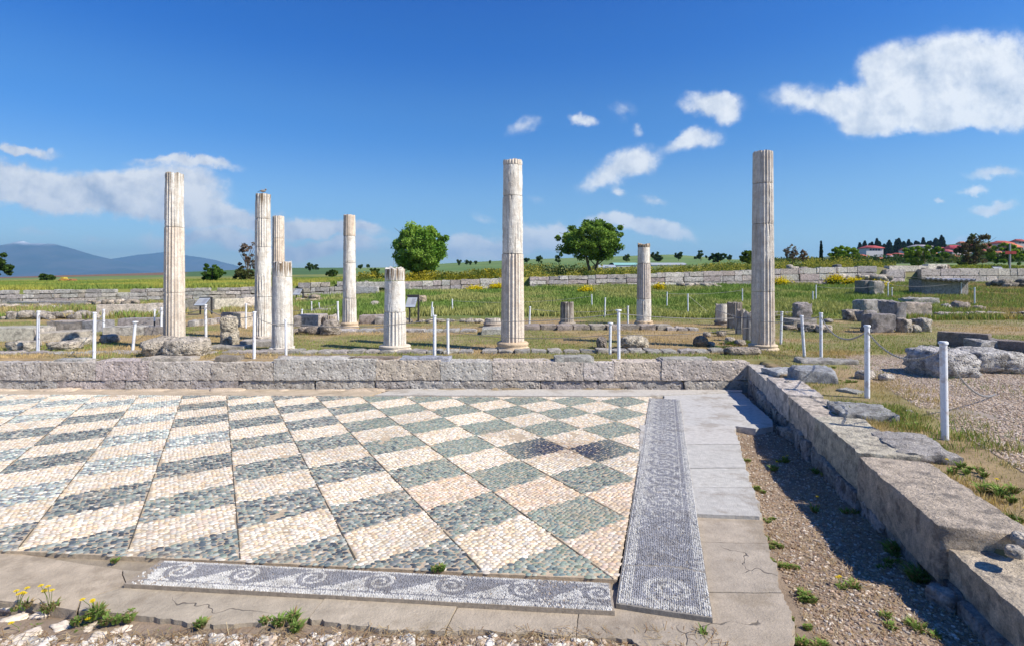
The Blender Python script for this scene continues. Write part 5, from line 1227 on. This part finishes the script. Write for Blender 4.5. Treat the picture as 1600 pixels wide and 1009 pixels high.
# pylon
Y=420;X=(617.5-800)/F*Y;zb=EYE+(437-419)/F*Y-3;zt=EYE+(437-389)/F*Y; mb=MB(); rt=thing('power_pylon',(X,Y,zb),'thin far lattice power pylon left of the round tree','pylon')
for sx_ in (-1,1):
    tube(mb,[(X+sx_*1.8,Y,zb),(X+sx_*.3,Y,zt)],.13,(.3,.33,.36),4)
for k in range(7): t=k/7; w0=1.8*(1-t)+.3*t; w1=1.8*(1-t-.14)+.3*(t+.14); tube(mb,[(X-w0,Y,zb+(zt-zb)*t),(X+w1,Y,zb+(zt-zb)*(t+.14))],.08,(.3,.33,.36),4)
mb.build('lattice',M['dark'],rt); mb=MB()
for k in (.8,.9): tube(mb,[(X-3,Y,zb+(zt-zb)*k),(X+3,Y,zb+(zt-zb)*k)],.1,(.3,.33,.36),4)
mb.build('cross_arm',M['dark'],rt)

# ------------------------------------------------------------------ grass
def blades(name,X,Y,h,w,col,label,cat='grass',lean=.5,m='grass'):
    n=len(X); Z=ground(X,Y); a=rng.random(n)*6.28; dx,dy=np.cos(a)*w/2,np.sin(a)*w/2; la=rng.random(n)*6.28; L=h*lean*rng.random(n)
    V=np.stack([np.c_[X-dx,Y-dy,Z-.01],np.c_[X+dx,Y+dy,Z-.01],np.c_[X+np.cos(la)*L*.35+dx*.6,Y+np.sin(la)*L*.35+dy*.6,Z+h*.6],np.c_[X+np.cos(la)*L,Y+np.sin(la)*L,Z+h]],1).reshape(-1,3)
    mb=MB(); f=np.arange(n*4).reshape(n,4); mb.add(V,f[:,[0,1,2]],np.repeat(col,4,axis=0)); mb.f.append(f[:,[0,2,3]])
    return tag(mb.build(name,M[m],smooth=False),label,cat,kind='stuff')
def scatter(n,u,y,pw=1.0):
    U=u[0]+(u[1]-u[0])*rng.random(n); Y=y[0]+(y[1]-y[0])*rng.random(n)**pw; return (U-800)/F*Y,Y,U
DRY=np.array((.50,.37,.19)); OLV=np.array((.32,.285,.11)); GRN=np.array((.20,.29,.07))
def gc(X,Y,base_g=0.0,sd=11):
    k=sst(n2(X,Y,.5,4,sd),.38,.58)+base_g; r=rng.random(len(X)); c=lerp(DRY,OLV,np.clip(k,0,1)); c=np.where((r<np.clip(k-.5,0,.5)*.8)[:,None],GRN,c); return c*(.7+.6*rng.random((len(X),1)))
X,Y,U=scatter(170000,(-60,1660),(11.3,24),1.2); k=(X>-20)&~((X-(.36*Y+2.9)>0)&(Y<12)); k&=(rng.random(len(X))<.35+.65*sst(n2(X,Y,1.2,3,4),.35,.6)); X,Y=X[k],Y[k]
blades('lawn_grass',X,Y,.018+.035*rng.random(len(X))*(1+sst(n2(X,Y,.7,3,8),.5,.7)),.013,gc(X,Y),'short dry and green lawn grass behind the walls')
# tall green grass
X,Y,U=scatter(260000,(440,1480),(22.5,47),1.0); k=(Y<Yw(U)-.6)&(Y>23.3-1.2*sst(U,900,1150)+1.5*n2(X,Y,.3,3,2))&(U>430+160*rng.random(len(U))); X,Y,U=X[k],Y[k],U[k]
q=sst(n2(X,Y,.35,3,21),.38,.62); c=lerp((.185,.27,.065),(.36,.36,.13),q)*(.75+.5*rng.random((len(X),1)))
blades('tall_grass',X,Y,(.08+.17*rng.random(len(X)))*(.5+sst(n2(X,Y,.4,3,6),.3,.6)),.05,c,'tall bright green grass in front of the terrace wall')
X,Y,U=scatter(60000,(-60,470),(22.5,36),1.0); k=(Y<Yw(U)-.6)&(n2(X,Y,.6,3,5)>.52); X,Y=X[k],Y[k]
blades('ruin_grass',X,Y,.1+.25*rng.random(len(X)),.035,gc(X,Y,.5),'grass growing between the left ruins')
X,Y,U=scatter(90000,(1380,1720),(22,48),1.0); k=(Y<Yw(U)-.6)&(n2(X,Y,.4,3,15)>.46-.15*(Y>30)); X,Y=X[k],Y[k]
blades('ruin_grass',X,Y,.08+.2*rng.random(len(X)),.04,gc(X,Y,.25),'dry and green grass around the shed at the right')
# meadow above the left wall
X,Y,U=scatter(150000,(-160,620),(36,66),1.0); k=(Y>Yw(U)+.2); X,Y=X[k],Y[k]; q=sst(n2(X,Y,.18,3,22),.4,.6); c=lerp((.19,.26,.06),(.38,.36,.08),q)*(.75+.5*rng.random((len(X),1)))
blades('meadow_grass',X,Y,.12+.22*rng.random(len(X))*(.5+n2(X,Y,.8,3,2)),.06,c,'yellow green meadow above the long ragged wall')
# near grass at the right of the side wall
X,Y,U=scatter(150000,(1180,1700),(2.3,12.5),1.0); pth=sst(X-(.36*Y+2.9),-.2,.5)*(Y<11.7)
k=(X>WX(Y)+.5)&(rng.random(len(X))>pth*.93)&(rng.random(len(X))<.1+.9*sst(n2(X,Y,1.6,4,9),.42,.6)); X,Y=X[k],Y[k]
blades('verge_grass',X,Y,.02+.05*rng.random(len(X))*(.4+1.3*sst(n2(X,Y,1.1,3,19),.5,.65)),.005,gc(X,Y,.15,13),'short dry weeds along the side wall and the gravel path')

# gravel
def pebbles(name,X,Y,Z,s,cols,label,sub=1,cat='gravel'):
    v,f=ico(sub); n=len(X); S=s[:,None,None]*(.6+.8*rng.random((n,1,3)))*np.array((1,1,.6)); a=rng.random(n)*6.28; P=v[None]*S*(1+(rng.random((n,len(v),1))-.5)*.35)
    x=P[...,0]*np.cos(a)[:,None]-P[...,1]*np.sin(a)[:,None]+X[:,None]; y=P[...,0]*np.sin(a)[:,None]+P[...,1]*np.cos(a)[:,None]+Y[:,None]; z=P[...,2]+Z[:,None]
    c=np.array(cols)[rng.integers(0,len(cols),n)]*(.75+.5*rng.random((n,1))); mb=MB(); mb.add(np.stack([x,y,z],-1).reshape(-1,3),(f[None]+(np.arange(n)*len(v))[:,None,None]).reshape(-1,3),np.repeat(c,len(v),axis=0))
    return tag(mb.build(name,M['gravel'],smooth=False),label,cat,kind='stuff')
GC=[(.38,.28,.20),(.30,.21,.14),(.42,.35,.27),(.23,.16,.11),(.52,.46,.38),(.34,.26,.19)]
n=19000; Y=2.0+8.6*rng.random(n)**1.4; X=WX(Y)-rng.random(n)*(.95+.02*Y); X,Y=X,Y
pebbles('trench_gravel',X,Y,ground(X,Y)+.002,.005+.010*rng.random(n)**2,GC,'brown gravel and chippings in the trench beside the side wall')
n=42000; Y=4.2+7.8*rng.random(n)**1.1; X=.36*Y+2.7+rng.random(n)*(Y*1.0-.36*Y-2.4+.8).clip(.2); k=n2(X,Y,1.3,3,14)>.33; X,Y=X[k],Y[k]
GC2=[(.44,.345,.26),(.37,.28,.20),(.52,.44,.35),(.29,.21,.15),(.42,.32,.23)]
pebbles('path_gravel',X,Y,ground(X,Y)+.002,.007+.012*rng.random(len(X))**2,GC2,'pinkish grey gravel of the path at the right')
n=16000; X=-3.2+4.5*rng.random(n); Y=1.95+.95*rng.random(n); pebbles('foreground_gravel',X,Y,ground(X,Y)+.002,.005+.012*rng.random(n)**2.5,GC,'reddish soil and small stones along the front edge')
n=5200; X=-3.3+4.4*rng.random(n); Y=2.0+.92*rng.random(n); k=n2(X,Y,4,3,44)>.42; X,Y=X[k],Y[k]
pebbles('pale_rubble',X,Y,ground(X,Y)+.004,.008+.022*rng.random(len(X))**3,[(.50,.45,.38),(.56,.52,.45),(.42,.34,.26)],'small pale broken stones scattered in the soil at the front',sub=2)
def litter(name,n,xf,yr,ln,cols,label,d=.012):
    Y=yr[0]+(yr[1]-yr[0])*rng.random(n)**1.3; X=xf(Y,rng.random(n)); Z=ground(X,Y)+d*rng.random(n)+.004; a=rng.random(n)*3.14; L=ln*(.4+rng.random(n)); dx,dy=np.cos(a)*L/2,np.sin(a)*L/2; wx,wy=-np.sin(a)*.0014,np.cos(a)*.0014; dz=(rng.random(n)-.5)*L*.25
    V=np.stack([np.c_[X-dx-wx,Y-dy-wy,Z-dz],np.c_[X-dx+wx,Y-dy+wy,Z-dz],np.c_[X+dx+wx,Y+dy+wy,Z+dz+.004],np.c_[X+dx-wx,Y+dy-wy,Z+dz+.004]],1).reshape(-1,3)
    c=np.array(cols)[rng.integers(0,len(cols),n)]*(.7+.6*rng.random((n,1))); mb=MB(); mb.add(V,np.arange(n*4).reshape(n,4),np.repeat(c,4,axis=0)); tag(mb.build(name,M['grass'],smooth=False),label,'dry litter',kind='stuff')
STR=[(.40,.29,.15),(.30,.20,.10),(.22,.13,.07),(.45,.36,.22)]
litter('dry_litter',9000,lambda Y,r:-3.3+4.5*r,(2.0,2.95),.07,STR,'dry straw and dead stalks in the soil along the front edge',.03)
litter('dry_litter',7000,lambda Y,r:WX(Y)-r*(.95+.02*Y),(2.0,9.5),.06,STR,'dry straw and dead leaves in the trench beside the side wall')
# white stones in the foreground
frs=[(20,972,.07),(60,965,.05),(38,1000,.08),(95,985,.07),(150,1003,.07),(140,985,.05),(190,990,.06),(258,985,.04),(285,992,.035),(330,990,.035),(365,985,.05),(400,998,.06),(430,1003,.05),(345,1004,.05),(505,985,.04),(520,1000,.035),(10,1007,.05),(230,1006,.04),(470,1006,.04),(15,952,.05)]
WSL=['pale stone lying left of the grassy tuft in the bottom left corner', 'small pale stone behind the grassy tuft at the bottom left', 'large flat pale stone at the very bottom left', 'pale stone between the two leftmost weeds at the bottom', 'long pale stone at the bottom edge under the bushy weed', 'pale stone directly below the bushy yellow bloomed weed', 'pale stone right of the low tuft with the yellow flower', 'small pale stone left of the small bright tuft', 'smallest pale stone under the small bright tuft', 'pale chip just right of the small bright tuft', 'pale stone at the left start of the dry brown weed strip', 'long pale stone at the bottom edge under the dry brown weed strip', 'pale stone at the bottom edge below the grassy tuft by the wave border', 'pale stone at the bottom edge right of the round green weed', 'small pale stone right of the grassy tuft under the wave border', 'rightmost pale chip near the bottom edge, beside the dry straw', 'pale stone cut by the bottom left corner of the picture', 'pale stone at the bottom edge beside the round green weed', 'pale stone at the bottom edge before the straw strip', 'pale stone highest up at the left edge, under the concrete']
for i,(u,v,s) in enumerate(frs):
    p=FP(u,v,-.06); mb=MB(); add_rock(mb,p+[0,0,.012],(s*1.0,s*.6,s*.30),rng.random()*3,4,.38,.7,(.52,.47,.40)); o=mb.build('white_stone',M['gravel'],origin=tuple(p))
    tag(o,WSL[i],'stone','pale broken stones at the bottom left')
# tufts of weeds
def tuft(u,v,h,w,n,label,d=-.06,flowers=0,col=(.17,.25,.06),up=False,fh=1.3,dry=.28,name='weed_tuft',z=None):
    p=FP(u,v,d) if not up else gpt(u,v,0)
    if z is not None: p=gpt(u,v,z)
    rt=thing(name,tuple(p),label,'weed','weeds growing in the cracks'); n=int(n*2.6); nc=max(2,int(w*40)); cx_=rng.normal(size=nc)*w*.42; cy_=rng.normal(size=nc)*w*.30; ci_=rng.integers(0,nc,n); cs_=(.35+.9*rng.random(nc))[ci_]
    a=rng.random(n)*6.28; rr_=rng.random(n)*.022; bx_=p[0]+cx_[ci_]+np.cos(a)*rr_; by_=p[1]+cy_[ci_]+np.sin(a)*rr_; L=h*.72*cs_*(.35+.75*rng.random(n)); ln_=.3+1.1*rng.random(n); ox=np.cos(a)*L*ln_; oy=np.sin(a)*L*ln_; bw2=.0022+.0035*rng.random(n)
    V=np.stack([np.c_[bx_-bw2,by_,np.full(n,p[2]-.01)],np.c_[bx_+bw2,by_,np.full(n,p[2]-.01)],np.c_[bx_+ox*.45+bw2*1.3,by_+oy*.45,p[2]+L*.6],np.c_[bx_+ox*.45-bw2*1.3,by_+oy*.45,p[2]+L*.6],np.c_[bx_+ox,by_+oy,p[2]+L*.75]],1).reshape(-1,3)
    c=np.where((rng.random(n)<dry)[:,None],np.array((.30,.22,.11)),np.array(col))*(.6+.8*rng.random((n,1))); f=np.arange(n*5).reshape(n,5); mb=MB(); mb.add(V,f[:,[0,1,2,3]],np.repeat(c,5,axis=0)); mb.f.append(f[:,[3,2,4]])
    nl=n; C=np.c_[bx_+ox*.4*rng.random(n),by_+oy*.4*rng.random(n),p[2]+rng.random(nl)*L*.6]; leaf_cards(mb,C,.006,np.array(col)*.8,.5)
    mb.build('leaves',M['grass'],rt,smooth=False)
    for k in range(flowers):
        fx,fy,fz=p[0]+(rng.random()-.5)*w*1.3,p[1]+(rng.random()-.5)*w*.6,p[2]+h*fh*(.7+.5*rng.random()); sb=MB(); tube(sb,[(p[0]+(fx-p[0])*.3,p[1],p[2]),((p[0]+fx)/2,(p[1]+fy)/2,p[2]*.5+fz*.5+.01),(fx,fy,fz)],.0018,(.14,.18,.05),4); sb.build('stem',M['grass'],rt)
        fb=MB(); np_=12
        for ring_,(rr_,hz) in enumerate(((.013,.0),(.008,.004))):
            an=np.arange(np_)/np_*6.283+ring_*.3
            for q in an: fb.add([(fx,fy,fz+hz),(fx+math.cos(q-.2)*rr_,fy+math.sin(q-.2)*rr_,fz+hz+.003),(fx+math.cos(q)*rr_*1.2,fy+math.sin(q)*rr_*1.2,fz+hz+.002),(fx+math.cos(q+.2)*rr_,fy+math.sin(q+.2)*rr_,fz+hz+.003)],[[0,1,2,3]],(.75,.58,.02))
        fb.build('flower',M['petal'],rt,smooth=False)
tuft(150,958,.07,.13,170,'bushy green weed with a yellow bloom at the front left edge of the concrete',flowers=3,d=.0)
tuft(190,966,.045,.16,150,'dark green low weed just right of the bushy one with yellow blooms',d=-.01)
tuft(28,948,.07,.08,16,'sparse stalks with yellow flowers in the bottom left corner',flowers=5,dry=.6,d=0)
tuft(80,950,.09,.08,20,'sparse stalks with yellow flowers left of the bushy weed',flowers=5,dry=.6,d=0)
tuft(40,992,.06,.14,160,'grassy tuft among white stones at the bottom left',flowers=1)
tuft(125,985,.05,.12,100,'low tuft with yellow flower among white stones below the bushy weed',flowers=2)
tuft(308,977,.05,.05,60,'small bright green tuft at the broken front edge of the concrete',d=0)
tuft(240,1000,.05,.07,110,'round bright green weed at the bottom left of the picture')
tuft(440,973,.06,.12,140,'grassy tuft on the front edge of the concrete below the wave border',d=0)
tuft(400,982,.05,.25,200,'dry brownish weed strip under the front edge of the concrete',dry=.85)
tuft(600,992,.05,.35,380,'dry straw strip below the middle of the front edge',dry=.9)
tuft(760,992,.05,.35,380,'dry straw strip below the front edge, right of the middle',dry=.9)
tuft(720,1003,.05,.07,120,'green weed in the straw at the bottom middle')
tuft(870,997,.05,.08,140,'green leafy weed in the straw at the bottom, right one')
tuft(940,1003,.04,.16,160,'green creeping weed near the bottom right end of the straw')
tuft(845,985,.07,.03,20,'single upright green sprig on the front concrete edge')
tuft(680,889,.045,.05,60,'small green weed growing between the pebbles and the front wave border',d=.035)
tuft(182,874,.03,.04,30,'tiny green sprout at the left start of the front wave border',d=.02)
tuft(1100,990,.10,.02,7,'few thin grass blades growing on the concrete at the bottom right',d=0)
for u,v,h,w,n,l in [(1155,690,.04,.07,60,'green weed at the near corner of the shaded floor slab'),(1163,720,.04,.1,120,'weed patch left side of the trench, upper end'),(1182,765,.04,.1,140,'weed patch beside the second slab joint'),(1195,812,.04,.1,120,'weed patch at the broken slab corner'),(1205,850,.05,.12,200,'green weed clump along the trench at its middle'),(1222,885,.05,.15,240,'large green weed clump along the lower trench'),(1250,935,.05,.12,160,'pale green clump in the gravel near the bottom'),(1235,985,.05,.16,260,'bright green clump at the bottom of the trench'),(1262,1003,.05,.12,160,'green clump cut by the bottom edge beside the concrete')]:
    tuft(u,v,h,w,n,l,d=-.14)
for u,v,h,w,n,fl,l in [(1225,722,.10,.08,60,2,'yellow flowered weed in the upper trench'),(1212,735,.09,.06,40,1,'smaller yellow flowered weed in the upper trench'),(1315,915,.07,.06,60,2,'yellow flowered weed at the shadow edge in the lower trench'),(1275,800,.16,.03,14,1,'tall pale seed stalk standing in the trench'),(1255,670,.08,.25,160,0,'dark weeds in the shade at the far end of the trench'),(1300,740,.09,.25,180,0,'dark weeds in the shade at the foot of the side wall'),(1345,800,.08,.2,140,0,'dark weeds in shade at the middle foot of the side wall'),(1395,860,.10,.18,160,0,'dark weeds in shade at the lower foot of the side wall'),(1430,905,.12,.12,160,0,'bushy weed in the shade by the fallen grey stone'),(1370,880,.06,.12,80,0,'low shaded weeds in the lower trench'),(1420,985,.08,.15,120,0,'shaded weeds at the bottom right by the wall')]:
    tuft(u,v,h,w,n,l,d=-.15,flowers=fl,fh=1.0)
for u,v,h,w,n,l in [(1395,645,.09,.16,160,'green weed clump right of the flat slab on the side wall'),(1420,668,.10,.14,160,'green weeds between the flat slabs and the nearest post'),(1455,700,.09,.2,200,'weeds at the foot of the nearest post'),(1560,770,.10,.2,260,'bright green weed patch at the right edge'),(1500,735,.07,.2,160,'weed patch right of the nearest post'),(1290,575,.07,.2,150,'weeds on the corner block'),(1500,585,.12,.3,200,'green weeds at the foot of the huge boulder'),(1560,580,.1,.25,160,'green weeds before the right huge boulder'),(1330,596,.07,.2,120,'weeds along the start of the gravel path'),(1585,812,.06,.12,100,'weed tuft behind the near end of the side wall')]:
    tuft(u,v,h,w,n,l,up=True,flowers=1 if u in(1500,1560,1585) else 0)
for u,v,h,w,n,l in [(1150,538,.2,.5,420,'dark green weeds around the dark stumps'),(1118,520,.18,.25,180,'small green weed left of the dark stumps'),(1130,545,.15,.4,220,'green weeds before the log shaped stone'),(395,493,.3,1.0,500,'green bank of weeds behind the column with the bird')]:
    tuft(u,v,h,w,n,l,up=True)
for u,l in [(545,'green sprig at the foot of the back wall, left of the middle'),(627,'small weed in the gap at the foot of the back wall'),(695,'leafy green weed at the foot of the back wall right of the middle'),(780,'low grass at the back wall footing near the centre'),(980,'green weeds at the back wall footing at right'),(1120,'weeds at the footing near the wall corner'),(160,'weed at the back wall footing at left'),(75,'weed at the back wall footing near the left edge'),(360,'tuft in the soil ledge at the left centre')]:
    tuft(u,608,.10,.2,70,l,d=-.02)
# rough earthen ledge at the foot of the back wall, left part
mb=MB(); us_=np.sort(rng.random(52)**1.6*1060-60)
for k in range(len(us_)-1):
    p=FP((us_[k]+us_[k+1])/2,605,0); add_rock(mb,(p[0]+(rng.random()-.5)*.2,10.74,-.565+.01*rng.random()),(.10+.35*rng.random()**2,.07+.1*rng.random(),.03+.04*rng.random()),0,3,.3,.3,(.40,.34,.27) if us_[k]<620 else (.22,.18,.12),var=.25)
tag(mb.build('soil_bank',M['mortar']),kind='structure')
# yellow flower clumps
for u,v,w,h,l in [(1222,442,1.2,.9,'yellow flowering bush right of the tall shaded column'),(1305,437,1.1,.8,'yellow flowering bush on the ruin heap, left one'),(1332,439,1.3,.6,'yellow flowers along the ruin heap'),(1374,447,.9,.8,'yellow flower clump above the lichen block'),(742,452,1.0,.5,'yellow flower clump before the terrace wall left of the central column'),(777,448,.7,.4,'small yellow flower clump beside the central column'),(916,455,.7,.6,'yellow flower clump in tall grass before the tree'),(1030,450,.6,.6,'yellow flower clump right of the middle height column')]:
    X,Y,Z=hit(u,v+4); Y=min(Y,float(Yw(u))-.9); X=(u-800)/F*Y; Z=float(ground(np.array([X]),np.array([Y]))[0]); zc=EYE-(v-V0)*Y/F
    n=900; d=rng.normal(size=(n,3))*np.array((w*.3,w*.25,h*.22)); mb=MB(); leaf_cards(mb,np.array((X,Y,zc))+d,.06,(.62,.50,.02),.3); rt=thing('flower_clump',(X,Y,Z),l,'flowers','yellow flower clumps'); mb.build('flowers',M['petal'],rt,smooth=False)
    mb=MB(); k=300; C=np.c_[X+rng.normal(size=k)*w*.25,Y+rng.normal(size=k)*w*.2,Z+(zc-Z)*rng.random(k)]; leaf_cards(mb,C,.09,(.08,.14,.03),.3); mb.build('foliage',M['leaf'],rt,smooth=False)
# ------------------------------------------------------------------ haze
HAZE=1.05e-4
bm=bmesh.new(); bmesh.ops.create_cube(bm,size=1); me=bpy.data.meshes.new('haze'); 
for v in bm.verts: v.co=Vector((v.co.x*26000,v.co.y*13800+6700,(v.co.z+.5)*790-60))
bm.to_mesh(me); bm.free(); hz=bpy.data.objects.new('haze',me); scn.collection.objects.link(hz); hz['kind']='stuff'
hm=bpy.data.materials.new('haze_air'); hm.use_nodes=True; w=NT(hm.node_tree); pv=w.n('ShaderNodeVolumePrincipled'); pv.inputs['Color'].default_value=(.36,.70,1,1); pv.inputs['Density'].default_value=HAZE; pv.inputs['Anisotropy'].default_value=.2
o=w.n('ShaderNodeOutputMaterial'); w.l(pv.outputs[0],o.inputs['Volume']); me.materials.append(hm)
for o in list(bpy.data.objects):
    if '_o' in o.keys(): del o['_o']
